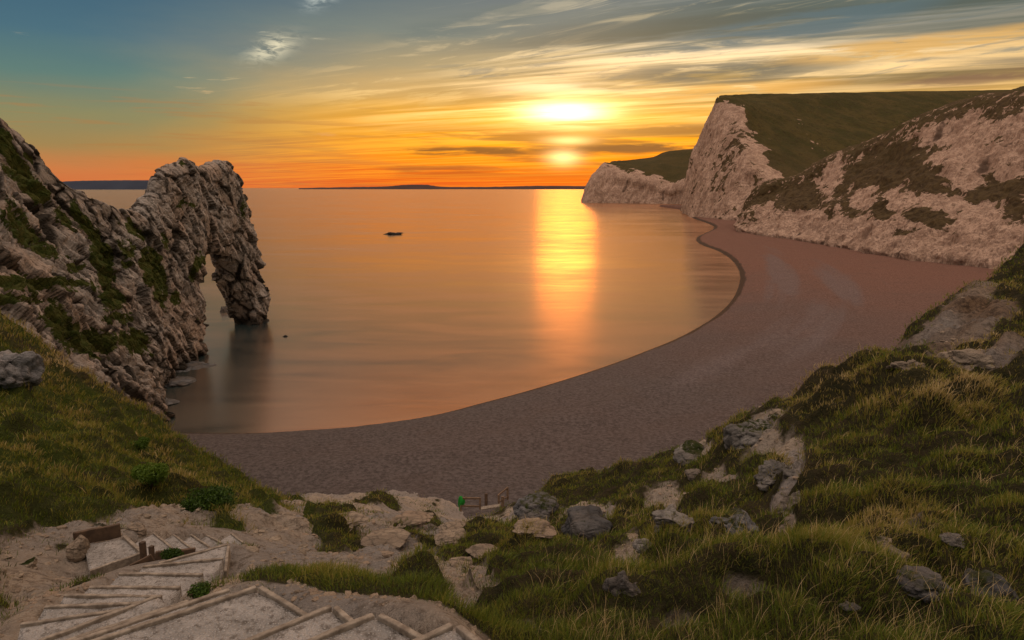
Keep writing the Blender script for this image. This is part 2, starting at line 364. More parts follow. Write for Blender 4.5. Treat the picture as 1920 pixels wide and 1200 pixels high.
def mat_chalk(name, sc=1.0, chalk=(.54, .37, .268), stain=(.36, .235, .165), grass=((.050, .046, .012), (.080, .062, .018), (.042, .030, .012)), scrub=(.070, .048, .025)):
    m, k, bs = newmat(name); p = wpos(k)
    n1 = k.noise(p, .030*sc, 7, .62); n2 = k.noise(p, .22*sc, 6, .62, .5); n3 = k.noise(k.mapping(p, (1, 1, .35)), .10*sc, 6, .6, .6)
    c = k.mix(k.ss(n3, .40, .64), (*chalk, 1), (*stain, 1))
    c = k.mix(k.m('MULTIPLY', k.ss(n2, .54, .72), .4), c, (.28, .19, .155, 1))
    vcr = k.noise(k.mapping(p, (.30*sc, .30*sc, .045*sc)), 1.0, 6, .62, .5)
    c = k.mix(k.m('MULTIPLY', k.ss(k.m('ABSOLUTE', k.m('SUBTRACT', vcr, .5)), .042, .006), .72), c, (.20, .13, .09, 1))
    bed = k.noise(k.mapping(k.mapping(p, (1, 1, 1), (radians(12), radians(-14), 0)), (.05*sc, .05*sc, .9*sc)), 1.0, 5, .6, .3)
    c = k.mix(k.m('MULTIPLY', k.ss(bed, .52, .66), .45), c, (*[x*.62 for x in stain], 1))
    c = k.mix(k.ss(attr(k, 'crack'), .3, 1), c, (.13, .085, .06, 1))
    # scrub clinging to the face: soft attribute broken up by fine noise
    vg = k.ss(k.m('ADD', attr(k, 'veg'), k.m('MULTIPLY', k.m('SUBTRACT', k.noise(p, .11*sc, 8, .68, .8), .5), 2.6)), .44, .56)
    gc = k.mix(k.ss(n1, .38, .62), (*grass[0], 1), (*grass[1], 1))
    gc = k.mix(k.m('MULTIPLY', k.ss(n2, .48, .66), .75), gc, (*grass[2], 1))
    sc_ = k.mix(k.ss(n2, .4, .6), (*scrub, 1), (scrub[0]*1.5, scrub[1]*1.5, scrub[2]*1.35, 1))
    c = k.mix(vg, c, k.mix(attr(k, 'grass'), sc_, gc))
    k.l.new(c, bs.inputs['Base Color']); bs.inputs['Roughness'].default_value = .95; bs.inputs['Specular IOR Level'].default_value = .1
    h = k.m('ADD', k.noise(k.mapping(p, (1, 1, .5)), .35*sc, 7, .65, .4), k.m('MULTIPLY', k.vor(k.mapping(p, (1, 1, .6)), .25*sc, 'DISTANCE_TO_EDGE'), .5))
    k.l.new(k.bump(h, .9, 2.6/sc), bs.inputs['Normal'])
    return m
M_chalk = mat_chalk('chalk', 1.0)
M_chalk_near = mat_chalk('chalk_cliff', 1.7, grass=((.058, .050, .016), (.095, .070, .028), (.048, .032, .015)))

# hillside ground
m, k, bs = newmat('hillside_ground'); p = wpos(k)
n1 = k.noise(p, 1.1, 6, .62); n2 = k.noise(p, 5.5, 6, .65, .3); n3 = k.noise(p, .25, 4, .5); pb = k.vor(p, 26, 'F1')
dirt = k.mix(k.ss(n1, .35, .65), (.46, .375, .285, 1), (.32, .275, .225, 1))
dirt = k.mix(k.ss(n3, .42, .6), dirt, (.31, .28, .25, 1))
dirt = k.mix(k.m('MULTIPLY', k.ss(n2, .48, .68), .75), dirt, (.12, .09, .06, 1))
dirt = k.mix(k.m('MULTIPLY', k.ss(pb, .32, .12), .55), dirt, (.50, .44, .37, 1))
turf = k.mix(k.ss(n2, .35, .62), (.024, .024, .008, 1), (.045, .038, .014, 1))
turf = k.mix(k.m('MULTIPLY', k.ss(n1, .5, .68), .6), turf, (.070, .050, .028, 1))
turf = k.mix(attr(k, 'lush'), turf, k.mix(n2, (.026, .040, .005, 1), (.065, .085, .010, 1)))
dirt = k.mix(attr(k, 'brown'), dirt, k.mix(k.ss(n2, .4, .62), (.20, .125, .07, 1), (.08, .05, .03, 1)))
dm = k.ss(k.m('ADD', attr(k, 'dirt'), k.m('MULTIPLY', k.m('SUBTRACT', n1, .5), .9)), .40, .60)
c = k.mix(dm, turf, dirt)
k.l.new(c, bs.inputs['Base Color']); bs.inputs['Roughness'].default_value = .95; bs.inputs['Specular IOR Level'].default_value = .15
h = k.m('ADD', k.m('MULTIPLY', n1, 2.2), k.m('ADD', n2, k.m('MULTIPLY', k.noise(p, 22, 5, .7), .5)))
k.l.new(k.bump(h, 1.0, .22), bs.inputs['Normal']); M_ground = m

# shingle
m, k, bs = newmat('shingle'); p = wpos(k)
n1 = k.noise(p, .05, 5, .6); n2 = k.noise(p, 2.4, 6, .75); n3 = k.noise(p, .16, 5, .6, .3)
sepb = k.node('ShaderNodeSeparateXYZ'); k.l.new(p, sepb.inputs[0])
redf = attr(k, 'red')
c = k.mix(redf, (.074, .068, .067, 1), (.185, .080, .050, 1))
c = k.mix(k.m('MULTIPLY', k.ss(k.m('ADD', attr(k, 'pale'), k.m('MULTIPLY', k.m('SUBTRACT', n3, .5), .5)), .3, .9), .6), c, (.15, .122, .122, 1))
c = k.mix(k.ss(n2, .35, .68), k.mix(.5, c, (.05, .035, .03, 1)), k.mix(.18, c, (.42, .34, .30, 1)))
c = k.mix(k.m('MULTIPLY', k.ss(n3, .5, .7), .22), c, (.10, .07, .055, 1))
wet = k.ss(attr(k, 'wet'), .3, .75)
c = k.mix(wet, c, (.035, .020, .014, 1))
k.l.new(c, bs.inputs['Base Color'])
k.l.new(k.m('SUBTRACT', .92, k.m('MULTIPLY', wet, .35)), bs.inputs['Roughness']); bs.inputs['Specular IOR Level'].default_value = .06
h = k.m('ADD', n2, k.m('ADD', k.m('MULTIPLY', k.noise(p, 3.5, 5, .7), .9), k.m('MULTIPLY', k.noise(p, .6, 3, .6), .4)))
k.l.new(k.bump(h, 1.0, .16), bs.inputs['Normal']); M_beach = m

# sea
m, k, bs = newmat('sea_water'); p = wpos(k)
n1 = k.noise(k.mapping(p, (.035, .11, 1)), 1.0, 5, .55, .6)
n2 = k.noise(k.mapping(p, (.006, .02, 1)), 1.0, 4, .55, .4)
n4 = k.noise(k.mapping(p, (.3, .8, 1)), 1.0, 4, .6, .3)
c = k.mix(k.ss(n1, .35, .65), (.016, .040, .044, 1), (.022, .050, .052, 1))
rough_ = k.m('ADD', .165, k.m('ADD', k.m('MULTIPLY', k.ss(n1, .3, .7), .06), k.m('MULTIPLY', k.ss(n2, .35, .65), .05)))
h = k.m('ADD', k.m('MULTIPLY', n1, 1.0), k.m('MULTIPLY', n4, .12)); nb = k.bump(h, .10, .5)
k.l.new(c, bs.inputs['Base Color']); bs.inputs['Roughness'].default_value = 1.0; bs.inputs['Specular IOR Level'].default_value = 0
gl = k.node('ShaderNodeBsdfGlossy'); k.l.new(rough_, gl.inputs['Roughness']); k.l.new(nb, gl.inputs['Normal']); gl.inputs[0].default_value = (1, .68, .46, 1)  # sunset orange put into the reflection colour
lw = k.node('ShaderNodeLayerWeight'); lw.inputs[0].default_value = .5
fac = k.m('MULTIPLY', k.m('POWER', lw.outputs['Facing'], 1.35), .76)
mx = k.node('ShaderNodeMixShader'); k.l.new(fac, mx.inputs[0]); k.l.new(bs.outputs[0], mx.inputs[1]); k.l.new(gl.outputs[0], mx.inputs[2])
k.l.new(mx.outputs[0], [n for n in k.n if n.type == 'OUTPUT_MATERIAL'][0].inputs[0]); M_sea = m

def mat_simple(name, c1, c2, sc=8.0, rough=.85, stretch=(1, 1, 1), bumpd=.01):
    m, k, bs = newmat(name); p = k.node('ShaderNodeTexCoord').outputs['Object']
    n = k.noise(k.mapping(p, stretch), sc, 6, .65, .4); n2 = k.noise(p, sc*.3, 3, .5)
    c = k.mix(k.ss(n, .32, .68), (*c1, 1), (*c2, 1)); c = k.mix(k.m('MULTIPLY', k.ss(n2, .45, .7), .4), c, (*[x*.6 for x in c2], 1))
    k.l.new(c, bs.inputs['Base Color']); bs.inputs['Roughness'].default_value = rough; bs.inputs['Specular IOR Level'].default_value = .25
    k.l.new(k.bump(n, .7, bumpd), bs.inputs['Normal']); return m
M_timber = mat_simple('weathered_timber', (.33, .28, .22), (.15, .12, .09), 10, .85, (1, 1, 1), .02)
M_timber_dark = mat_simple('dark_timber', (.12, .075, .045), (.06, .04, .026), 9, .8)
M_rail = mat_simple('rail_timber', (.22, .15, .095), (.11, .07, .045), 9, .8)
M_cloth = mat_simple('green_cloth', (.02, .30, .03), (.01, .17, .02), 5, .8)
M_far_haze = mat_simple('far_land', (.030, .040, .062), (.022, .030, .050), .002, 1.0)  # blue of distance haze put into the base colour
M_far_warm = mat_simple('far_land_low', (.07, .035, .03), (.05, .028, .026), .002, 1.0)
# gravel tread
m, k, bs = newmat('tread_gravel'); p = wpos(k)
n1 = k.noise(p, 3.0, 5, .6); n2 = k.noise(p, 16, 5, .7); v = k.vor(p, 45, 'F1')
c = k.mix(k.ss(n1, .35, .65), (.36, .335, .305, 1), (.24, .225, .205, 1))
c = k.mix(k.m('MULTIPLY', k.ss(n2, .47, .66), .7), c, (.075, .06, .045, 1))
c = k.mix(k.m('MULTIPLY', k.ss(v, .35, .1), .6), c, (.48, .46, .43, 1))
k.l.new(c, bs.inputs['Base Color']); bs.inputs['Roughness'].default_value = .95; bs.inputs['Specular IOR Level'].default_value = .15
k.l.new(k.bump(k.m('ADD', n2, k.m('MULTIPLY', v, -.8)), .8, .03), bs.inputs['Normal']); M_tread = m
# grass blades and leaves
def mat_blade(name, stops, trans=.25):
    m, k, bs = newmat(name)
    c = k.ramp(attr(k, 'tint'), stops)
    k.l.new(c, bs.inputs['Base Color']); bs.inputs['Roughness'].default_value = .6; bs.inputs['Specular IOR Level'].default_value = .25
    tr = k.node('ShaderNodeBsdfTranslucent'); k.l.new(c, tr.inputs[0])
    mx = k.node('ShaderNodeMixShader'); mx.inputs[0].default_value = trans
    o = [n for n in k.n if n.type == 'OUTPUT_MATERIAL'][0]
    k.l.new(bs.outputs[0], mx.inputs[1]); k.l.new(tr.outputs[0], mx.inputs[2]); k.l.new(mx.outputs[0], o.inputs[0]); return m
M_grass = mat_blade('grass_blades', [(0, (.10, .060, .026)), (.12, (.045, .060, .010)), (.30, (.10, .145, .012)), (.48, (.19, .19, .024)), (.70, (.30, .225, .055)), (1, (.56, .42, .21))])
M_leaf = mat_blade('leaves', [(0, (.02, .045, .006)), (.5, (.07, .13, .012)), (1, (.13, .20, .02))], .3)

# ------------------------------------------------------------------ sea
n = 65; ang = np.linspace(0, 2*pi, n)[:-1]; rr = [0.01, 60, 150, 400, 1200, 4000, 14000, 40000, 90000]
V = np.array([[r*cos(a), r*sin(a), 0] for r in rr for a in ang])
fs = []
for i in range(len(rr)-1):
    for j in range(n-1):
        a = i*(n-1)+j; b = i*(n-1)+(j+1) % (n-1); fs.append((a, b, b+n-1, a+n-1))
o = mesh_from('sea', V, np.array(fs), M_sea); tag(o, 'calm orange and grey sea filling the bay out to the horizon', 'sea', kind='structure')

# ------------------------------------------------------------------ distant land (real ridges, kilometres away)
def far_land(name, label, pts, t, depth, mat):
    top = np.array([at(x, y, t) for x, y in pts]); n = 160
    T = crom(top, n); s = np.arange(n)
    T[:, 2] += fbm(np.stack([s*.35, s*0+t, s*0], 1), 4, 5)*t*.0006
    T[:, 2] = np.maximum(T[:, 2], .5)
    rows = []
    for (dv, hz) in ((-.35, -8), (-.3, .05), (-.12, .75), (0, 1.0), (.3, .8), (.7, .3), (1, -.2)):
        Rw = T.copy(); d = T[:, :2]/np.linalg.norm(T[:, :2], axis=1, keepdims=True)
        Rw[:, :2] += d*depth*dv; Rw[:, 2] = T[:, 2]*hz if hz >= 0 else -8
        rows.append(Rw)
    Gd = np.array(rows); o = mesh_from(name, Gd.reshape(-1, 3), gridfaces(len(rows), n), mat)
    return tag(o, label, 'headland', kind='structure')
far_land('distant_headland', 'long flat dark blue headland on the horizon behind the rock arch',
         [(60, 345), (110, 341), (150, 339), (220, 338), (280, 338), (330, 339), (380, 342), (430, 347), (455, 352)], 12000, 1800, M_far_haze)
far_land('distant_hills', 'thin low dark strip of land along the horizon below the sunset',
         [(560, 352.5), (640, 351), (700, 350), (730, 349), (760, 346.5), (800, 346.5), (830, 350), (900, 350.5), (960, 349.5), (1010, 348.5), (1100, 349), (1180, 350), (1260, 352)], 14000, 1800, M_far_warm)

# ------------------------------------------------------------------ chalk cliffs (lofted from base, face, edge, slope, crest, back)
def loft(name, rows, nr, nc, mat, disp, maskf, label, cat, kind='structure'):
    """rows: control grid [row][col] of 3-D points"""
    C = np.array(rows, float)
    Gd = crom(crom(C, nr, 0), nc, 1)
    N = gridnormals(Gd); P = Gd.reshape(-1, 3); Nf = N.reshape(-1, 3)
    # orient towards the camera on average
    if ((C0-P)*Nf).sum(1).mean() < 0: Nf = -Nf
    r = np.repeat(np.linspace(0, len(rows)-1, nr), nc); c = np.tile(np.linspace(0, C.shape[1]-1, nc), nr)
    P2, extra = disp(P, Nf, r, c)
    at_ = maskf(P2, r, c, extra)
    o = mesh_from(name, P2, gridfaces(nr, nc), mat, at_)
    if kind == 'structure': tag(o, label, cat, kind='structure')
    else: tag(o, label, cat)
    return o, P2

def back(p, dxy, dz_): return np.array([p[0]*(1+dxy/abs(np.hypot(p[0], p[1]))), p[1]*(1+dxy/abs(np.hypot(p[0], p[1]))), p[2]+dz_])

# far low headland
def disp_far(P, N, r, c):
    face = 1-sst(r, 2.0, 2.35)
    q = P*np.array([1, 1, .35])
    d = fbm(q/26, 5, 3)*9 + fbm(q/9, 4, 8, ridge=True)*3
    P = P+N*(d*face*.8)[:, None]; P[:, 2] += (1-face)*fbm(P/60, 4, 9)*3
    return P, d
def mask_far(P, r, c, e):
    edge = 2.12+fbm(P/22, 4, 31)*.5
    veg = sst(r, edge-.12, edge+.12)
    return dict(veg=veg, crack=sst(-fbm(P*np.array([1, 1, .3])/14, 4, 12), .25, .6)*(1-veg), grass=np.ones(len(P))*.75)
cols = [((1092, 379, 1550), (1104, 345, 1560), (1132, 308.5, 1560), (1140, 307.5, 1600), (1150, 306, 1700)),
        ((1096, 380.5, 1400), (1108, 345, 1405), (1133, 308, 1430), (1150, 307, 1480), (1170, 304, 1560)),
        ((1130, 382, 1370), (1140, 350, 1380), (1150, 316, 1400), (1185, 303, 1500), (1200, 301.5, 1600)),
        ((1170, 382, 1350), (1175, 352, 1355), (1180, 324, 1370), (1215, 300, 1500), (1225, 298, 1600)),
        ((1215, 383, 1320), (1215, 360, 1330), (1218, 332, 1340), (1245, 298, 1450), (1250, 287, 1560)),
        ((1255, 384, 1290), (1255, 368, 1300), (1255, 350, 1310), (1290, 305, 1400), (1300, 281, 1500)),
        ((1285, 386, 1240), (1285, 366, 1240), (1285, 338, 1250), (1320, 300, 1350), (1340, 276, 1450)),
        ((1330, 392, 1150), (1330, 366, 1160), (1330, 310, 1180), (1380, 300, 1300), (1400, 272, 1420))]
def build_rows(cols, zb=-2):
    rows = [[] for _ in range(7)]
    for cl in cols:
        b = at(*cl[0]); b = atz(cl[0][0], cl[0][1], 0.0) if len(cl[0]) == 2 else b
        lo = b.copy(); lo[2] = min(b[2], 0)-6
        rows[0].append(lo); rows[1].append(b)
        for i in range(1, 5): rows[i+1].append(at(*cl[i]))
        rows[6].append(back(at(*cl[4]), 180, -60))
    return rows
rows = build_rows(cols)
# rows: 0 under, 1 base, 2 mid face, 3 edge, 4 mid slope, 5 crest, 6 back   (mask functions use edge at 3 -> shift)
sh = lambda f: (lambda P, *a: f(P, *a))
loft('far_headland', rows, 150, 260, M_chalk, lambda P, N, r, c: disp_far(P, N, r-1, c), lambda P, r, c, e: mask_far(P, r-1, c, e),
     'low white chalk headland with dark grass top, last of the cliffs beside the sun glow', 'headland')

# tall headland with the white end face
cols = [((1284, 393, 950), (1303, 300, 960), (1346, 190, 960), (1350, 189, 1000), (1356, 188, 1100)),
        ((1288, 400, 800), (1300, 322, 800), (1341, 196, 790), (1346, 189, 830), (1352, 188, 900)),
        ((1300, 408, 715), (1318, 320, 740), (1362, 193, 770), (1380, 187, 830), (1400, 185, 930)),
        ((1325, 413, 660), (1345, 325, 690), (1390, 206, 735), (1430, 196, 820), (1460, 182, 950)),
        ((1350, 416, 625), (1372, 335, 650), (1402, 250, 695), (1490, 215, 820), (1560, 177, 1000)),
        ((1375, 418, 600), (1398, 345, 620), (1422, 282, 660), (1540, 240, 810), (1660, 173, 1060)),
        ((1400, 420, 585), (1425, 365, 600), (1450, 315, 630), (1580, 268, 780), (1780, 170.5, 1120)),
        ((1440, 425, 560), (1455, 390, 570), (1475, 345, 600), (1640, 290, 760), (1900, 168, 1180)),
        ((1500, 430, 540), (1530, 400, 560), (1560, 360, 600), (1760, 300, 760), (2060, 166, 1250))]
def disp_tall(P, N, r, c):
    face = 1-sst(r, 2.0, 2.4)
    q = P*np.array([1, 1, .30])
    d = fbm(q/34, 4, 3)*9 + fbm(q/11, 5, 8, ridge=True)*3.2 + fbm(P/5, 3, 18)*1.0
    top = sst(r, 1.5, 2.0)
    P = P+N*(d*face*(1-.72*top*face))[:, None]
    gul = fbm(P/np.array([60., 90., 60.]), 4, 9)*5+fbm(P/14, 3, 29)*1.2
    P[:, 2] += (1-face)*gul*sst(r, 2.1, 2.6)*(1-.85*sst(r, 3.4, 4.0)); return P, d
def mask_tall(P, r, c, e):
    x, y, _ = proj(P)
    edge = 2.05+fbm(P/16, 4, 31)*.30
    veg = sst(r, edge-.05, edge+.05)
    # tufts on the face along a diagonal belt from upper right to lower left
    belt = np.exp(-((x-(1395-(y-230)*.45))/34)**2)*sst(y, 215, 245)*(1-sst(y, 345, 380))
    n = fbm(P*np.array([1, 1, .8])/13, 5, 44)
    veg = np.maximum(veg, belt*(.46+n*.9))
    veg = np.maximum(veg, (.22+n*.55)*(1-sst(r, 1.7, 2.0))*sst(y, 230, 300))
    # white scar patches up in the grass
    sc = np.exp(-(((x-1492-(y-215)*.62)/10)**2))*sst(y, 205, 225)*(1-sst(y, 285, 300))
    veg = veg-sc*sst(fbm(P/9, 4, 63), .05, .5)*.8
    return dict(veg=np.clip(veg, 0, 1), crack=sst(-fbm(P*np.array([1, 1, .3])/12, 4, 12), .25, .6)*(1-veg).clip(0, 1), grass=sst(r, 1.8, 2.2)*sst(y+fbm(P/40, 3, 2)*30, 420, 250))
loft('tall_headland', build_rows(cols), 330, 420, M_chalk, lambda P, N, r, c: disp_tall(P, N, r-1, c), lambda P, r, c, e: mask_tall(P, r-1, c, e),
     'tall headland with a white chalk end face and a long green grass top', 'headland')

# near chalk cliff behind the beach
cols = [((1386, 420, 470), (1388, 408, 480), (1392, 400, 490), (1396, 392, 505), (1402, 384, 530)),
        ((1394, 432, 442), (1398, 412, 450), (1410, 395, 458), (1420, 378, 470), (1436, 356, 490)),
        ((1430, 443, 408), (1440, 415, 418), (1455, 385, 430), (1475, 362, 450), (1500, 333, 480)),
        ((1500, 452, 368), (1505, 420, 380), (1515, 385, 395), (1530, 350, 420), (1555, 302, 460)),
        ((1570, 462, 325), (1572, 428, 336), (1580, 385, 352), (1600, 330, 385), (1625, 275, 430)),
        ((1640, 475, 292), (1642, 438, 302), (1650, 385, 320), (1668, 315, 350), (1695, 244, 400)),
        ((1710, 486, 265), (1712, 446, 274), (1720, 390, 290), (1738, 300, 320), (1765, 213, 370)),
        ((1790, 493, 248), (1795, 450, 256), (1802, 395, 270), (1815, 300, 298), (1835, 188, 345)),
        ((1860, 499, 236), (1866, 455, 244), (1878, 395, 256), (1890, 300, 280), (1905, 176, 325)),
        ((1925, 505, 222), (1935, 455, 230), (1950, 395, 240), (1965, 300, 262), (1985, 170, 305)),
        ((2010, 515, 205), (2020, 455, 212), (2035, 395, 222), (2050, 300, 242), (2070, 166, 285)),
        ((2160, 540, 180), (2170, 455, 188), (2185, 395, 198), (2200, 300, 215), (2220, 160, 250))]
def disp_near(P, N, r, c):
    q = P*np.array([1, 1, .55])
    w = 1-sst(r, 3.3, 3.9)
    lower = 1-sst(r, .9, 1.7)
    d = fbm(q/24, 4, 3)*5.0 + fbm(q/8, 5, 8, ridge=True)*(1.3+1.5*lower) + fbm(P/2.6, 4, 18)*.55
    d += 3.0*np.exp(-((r-1.35)/.3)**2)*fbm(q/13, 3, 77)
    foot = np.exp(-((r-.12)/.16)**2)*(1.5+2.5*fbm(P/6, 3, 91))
    gl_ = fbm(np.stack([P[:, 0]*.9, P[:, 1]*.35, P[:, 2]*.25], 1)/7, 4, 55, ridge=True)*1.6
    d = d+gl_*(1-lower*.6)
    P = P+N*(d*(.45+.55*w))[:, None]; P[:, :2] += N[:, :2]*foot[:, None]
    P[:, 2] += (1-w)*fbm(P/11, 4, 5)*1.3; return P, d
def blobs(x, y, L):
    o = np.zeros(len(x))
    for (bx, by, sx, sy, rot, a) in L:
        ca, sa = cos(radians(rot)), sin(radians(rot))
        u = ((x-bx)*ca+(y-by)*sa)/sx; v = (-(x-bx)*sa+(y-by)*ca)/sy
        b = np.exp(-(u*u+v*v)**1.5)*a
        o = np.where(np.abs(b) > np.abs(o), b, o)
    return o
CH = [(1480, 438, 90, 22, 10, 1), (1560, 440, 120, 26, 8, 1), (1650, 440, 90, 34, 8, 1), (1700, 380, 50, 14, 6, .9), (1620, 345, 26, 14, -20, .8), (1760, 300, 50, 24, 0, .8), (1900, 280, 40, 34, 0, .8), (1850, 395, 60, 26, 0, .8), (1475, 395, 26, 14, 0, .7), (1785, 248, 75, 22, -12, 1), (1880, 240, 60, 24, -20, .9), (1835, 295, 90, 30, 0, 1), (1800, 330, 70, 26, 10, .9), (1885, 320, 40, 22, 0, .7), (1740, 265, 44, 14, -25, .9),
      (1820, 270, 50, 22, 0, .9), (1562, 330, 20, 34, 20, 1), (1545, 355, 22, 22, 0, .8), (1660, 362, 40, 9, 6, .9), (1730, 375, 60, 16, 3, .9), (1790, 385, 60, 20, 0, .8),
      (1615, 375, 30, 26, 30, .8), (1532, 345, 8, 10, 0, .8), (1600, 425, 140, 26, 4, 1), (1500, 420, 90, 26, 10, 1), (1720, 450, 140, 24, 6, 1), (1840, 460, 90, 42, 0, 1),
      (1830, 415, 70, 36, 0, 1), (1900, 440, 50, 60, 0, .9), (1440, 400, 30, 26, 10, .9), (1690, 410, 40, 18, 0, .7)]
DK = [(1745, 408, 52, 17, 24, 1), (1700, 432, 22, 9, 10, .8), (1500, 372, 50, 20, -22, 1), (1640, 330, 60, 30, -10, 1), (1690, 300, 60, 26, -18, 1), (1600, 400, 22, 14, 0, .8), (1650, 395, 30, 12, 10, .8),
      (1790, 400, 14, 16, 0, .6), (1860, 360, 60, 20, 0, .9), (1740, 330, 30, 26, 0, .9), (1430, 372, 30, 10, -35, .9), (1905, 395, 26, 24, 0, .7), (1560, 408, 14, 9, 0, .7)]
def mask_near(P, r, c, e):
    x, y, _ = proj(P)
    n = fbm(P/12, 5, 44); n2 = fbm(P/4, 4, 50)
    x_ = x+n*26; y_ = y+fbm(P/12, 4, 97)*18
    veg = .72-blobs(x_, y_, CH)*.82+blobs(x_, y_, DK)*.8
    veg = veg+n2*.5+fbm(P/1.6, 3, 51)*.25
    veg = np.where(r > 3.85, 1, veg)
    veg = np.where(r < .35, veg-.5, veg)
    return dict(veg=np.clip(veg, 0, 1), crack=sst(-fbm(P*np.array([1, 1, .6])/7, 4, 12), .22, .55), grass=sst(r, 2.6, 3.9)*sst(n, -.4, .6))
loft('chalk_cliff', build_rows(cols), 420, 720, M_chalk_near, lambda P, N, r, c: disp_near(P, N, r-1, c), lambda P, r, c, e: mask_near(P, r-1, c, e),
     'broad pinkish chalk cliff patched with brown scrub behind the shingle beach', 'cliff')

# ------------------------------------------------------------------ limestone: headland and arch
def rock_disp(P, N, amp=1.0):
    a = radians(55)
    # bedding planes dip steeply; rotate so blocks are elongated along the dip
    Q = np.stack([P[:, 0], P[:, 1]*cos(a)-P[:, 2]*sin(a), P[:, 1]*sin(a)+P[:, 2]*cos(a)], 1)
    w = np.stack([fbm(P/5, 3, 71), fbm(P/5, 3, 72), fbm(P/5, 3, 73)], 1)*.7
    Q = Q+w
    d1, d2, c1, f1 = worley(Q/np.array([4.5, 6.5, 2.1]), 4, True)
    e1, e2, c2, f2 = worley(Q/np.array([1.9, 2.7, .95]), 9, True)
    g1, g2, c3, f3 = worley(Q/np.array([.8, 1.3, .45]), 19, True)
    n = fbm(P/6, 3, 27)
    crack1 = sst(d2-d1, 0, .07); crack2 = sst(e2-e1, 0, .10)
    d = (c1-.5)*1.25+f1*1.35+(crack1-1)*.4+(c2-.5)*.45+f2*.7+(crack2-1)*.26+f3*.30+fbm(P/9, 4, 21)*1.3+fbm(P/1.5, 4, 25)*.2
    crack = np.maximum((1-sst(d2-d1, .01, .13)), (1-sst(e2-e1, 0, .14))*.8*sst(n, -.5, .2))
    return P+N*(d*amp)[:, None], crack
W3 = lambda x, y, z: np.array([x, y, z], float)
base = [W3(-26, 42, -2), W3(-34, 58, -2), W3(-41, 72, -2), W3(-45, 83, -1.5), W3(-49.5, 92, -1.5), W3(-52.3, 99, -1.5), W3(-55, 107.5, -1.5), W3(-57.6, 113, -1.5), W3(-61, 118, -1.5)]
ridge = [aty(-330, 0, 80), aty(-170, 95, 86), aty(-60, 195, 91), aty(4, 252, 94), aty(55, 298, 96), aty(105, 352, 98), aty(160, 384, 101), aty(205, 408, 105), aty(240, 416, 113)]
rows = [[] for _ in range(7)]
for b, rd in zip(base, ridge):
    rows[0].append(b+W3(2, -1, -4)); rows[1].append(b)
    for f_, bul in ((.22, 2.6), (.5, 3.2), (.8, 1.4)):
        p_ = b+(rd-b)*np.array([f_**1.25, f_**1.25, f_]); p_[0] += bul*.25; rows[{.22: 2, .5: 3, .8: 4}[f_]].append(p_)
    rows[5].append(rd); rows[6].append(rd+W3(-14, 6, -30))
VEGH = [(250, 430, 10, 40, -30, .7), (310, 450, 9, 30, -25, .6), (330, 560, 12, 26, -15, .6), (140, 500, 30, 9, 10, .7), (60, 440, 12, 40, -35, .7), (30, 560, 60, 10, 3, .8), (225, 600, 30, 14, 0, .7), (25, 300, 22, 75, -32, 1), (60, 350, 18, 50, -38, 1), (160, 420, 14, 60, -25, 1), (195, 510, 20, 80, -12, 1), (70, 530, 110, 13, 2, .95), (30, 410, 20, 60, -25, .7),
        (120, 410, 14, 30, -30, .7), (215, 560, 24, 26, 0, .8), (180, 640, 46, 26, 10, .9), (120, 610, 24, 60, -30, .75), (250, 640, 40, 22, 15, .7), (80, 470, 40, 14, 25, .6),
        (290, 510, 18, 46, -25, .8), (270, 480, 16, 22, 0, .7), (370, 500, 12, 34, 18, .8), (340, 385, 9, 16, 0, .5), (360, 388, 18, 9, 0, .5), (235, 470, 14, 40, -20, .6), (300, 560, 16, 26, -20, .6),
        (455, 395, 7, 30, -10, .5), (345, 305, 9, 7, 0, .7)]
def mask_rock(P, x_extra=0):
    x, y, _ = proj(P)
    x_ = x+fbm(P/3.5, 4, 61)*22; y_ = y+fbm(P/3.5, 4, 62)*22
    v = blobs(x_, y_, VEGH)*1.0
    v = v+sst(fbm(P/2.5, 4, 66), .15, .5)*.35
    return np.clip(v*1.25, 0, 1)*sst(P[:, 2], 1.5, 5)
def mask_h(P, r, c, crack):
    v = mask_rock(P)
    tide = 1-sst(P[:, 2]+fbm(P/2, 3, 5)*.8, .6, 2.6)
    return dict(veg=np.clip(v, 0, 1), crack=np.clip(crack+tide*.7, 0, 1))
loft('limestone_headland', rows, 420, 560, M_rock, lambda P, N, r, c: rock_disp(P, N, 1.0-.6*sst(r, 3.9, 4.8)), mask_h,
     'steep pale limestone headland streaked with green, sloping down to the arch', 'headland')

# arch: signed distance field, then surface nets
def poly_sdf(Y, Z, poly):
    d = np.full(Y.shape, 1e9); inside = np.zeros(Y.shape, bool); n = len(poly)
    for i in range(n):
        a = poly[i]; b = poly[(i+1) % n]; e = (b[0]-a[0], b[1]-a[1])
        wy = Y-a[0]; wz = Z-a[1]; t = np.clip((wy*e[0]+wz*e[1])/(e[0]**2+e[1]**2+1e-9), 0, 1)
        d = np.minimum(d, (wy-e[0]*t)**2+(wz-e[1]*t)**2)
        c1 = (a[1] <= Z) & (b[1] > Z) | (b[1] <= Z) & (a[1] > Z)
        with np.errstate(divide='ignore', invalid='ignore'):
            xi = a[0]+(Z-a[1])/(b[1]-a[1]+1e-12)*(b[0]-a[0])
        inside ^= c1 & (Y < xi)
    d = np.sqrt(d); return np.where(inside, -d, d)
def smax(a, b, k_):
    h = np.clip(.5-.5*(b-a)/k_, 0, 1); return b*(1-h)+a*h+k_*h*(1-h)
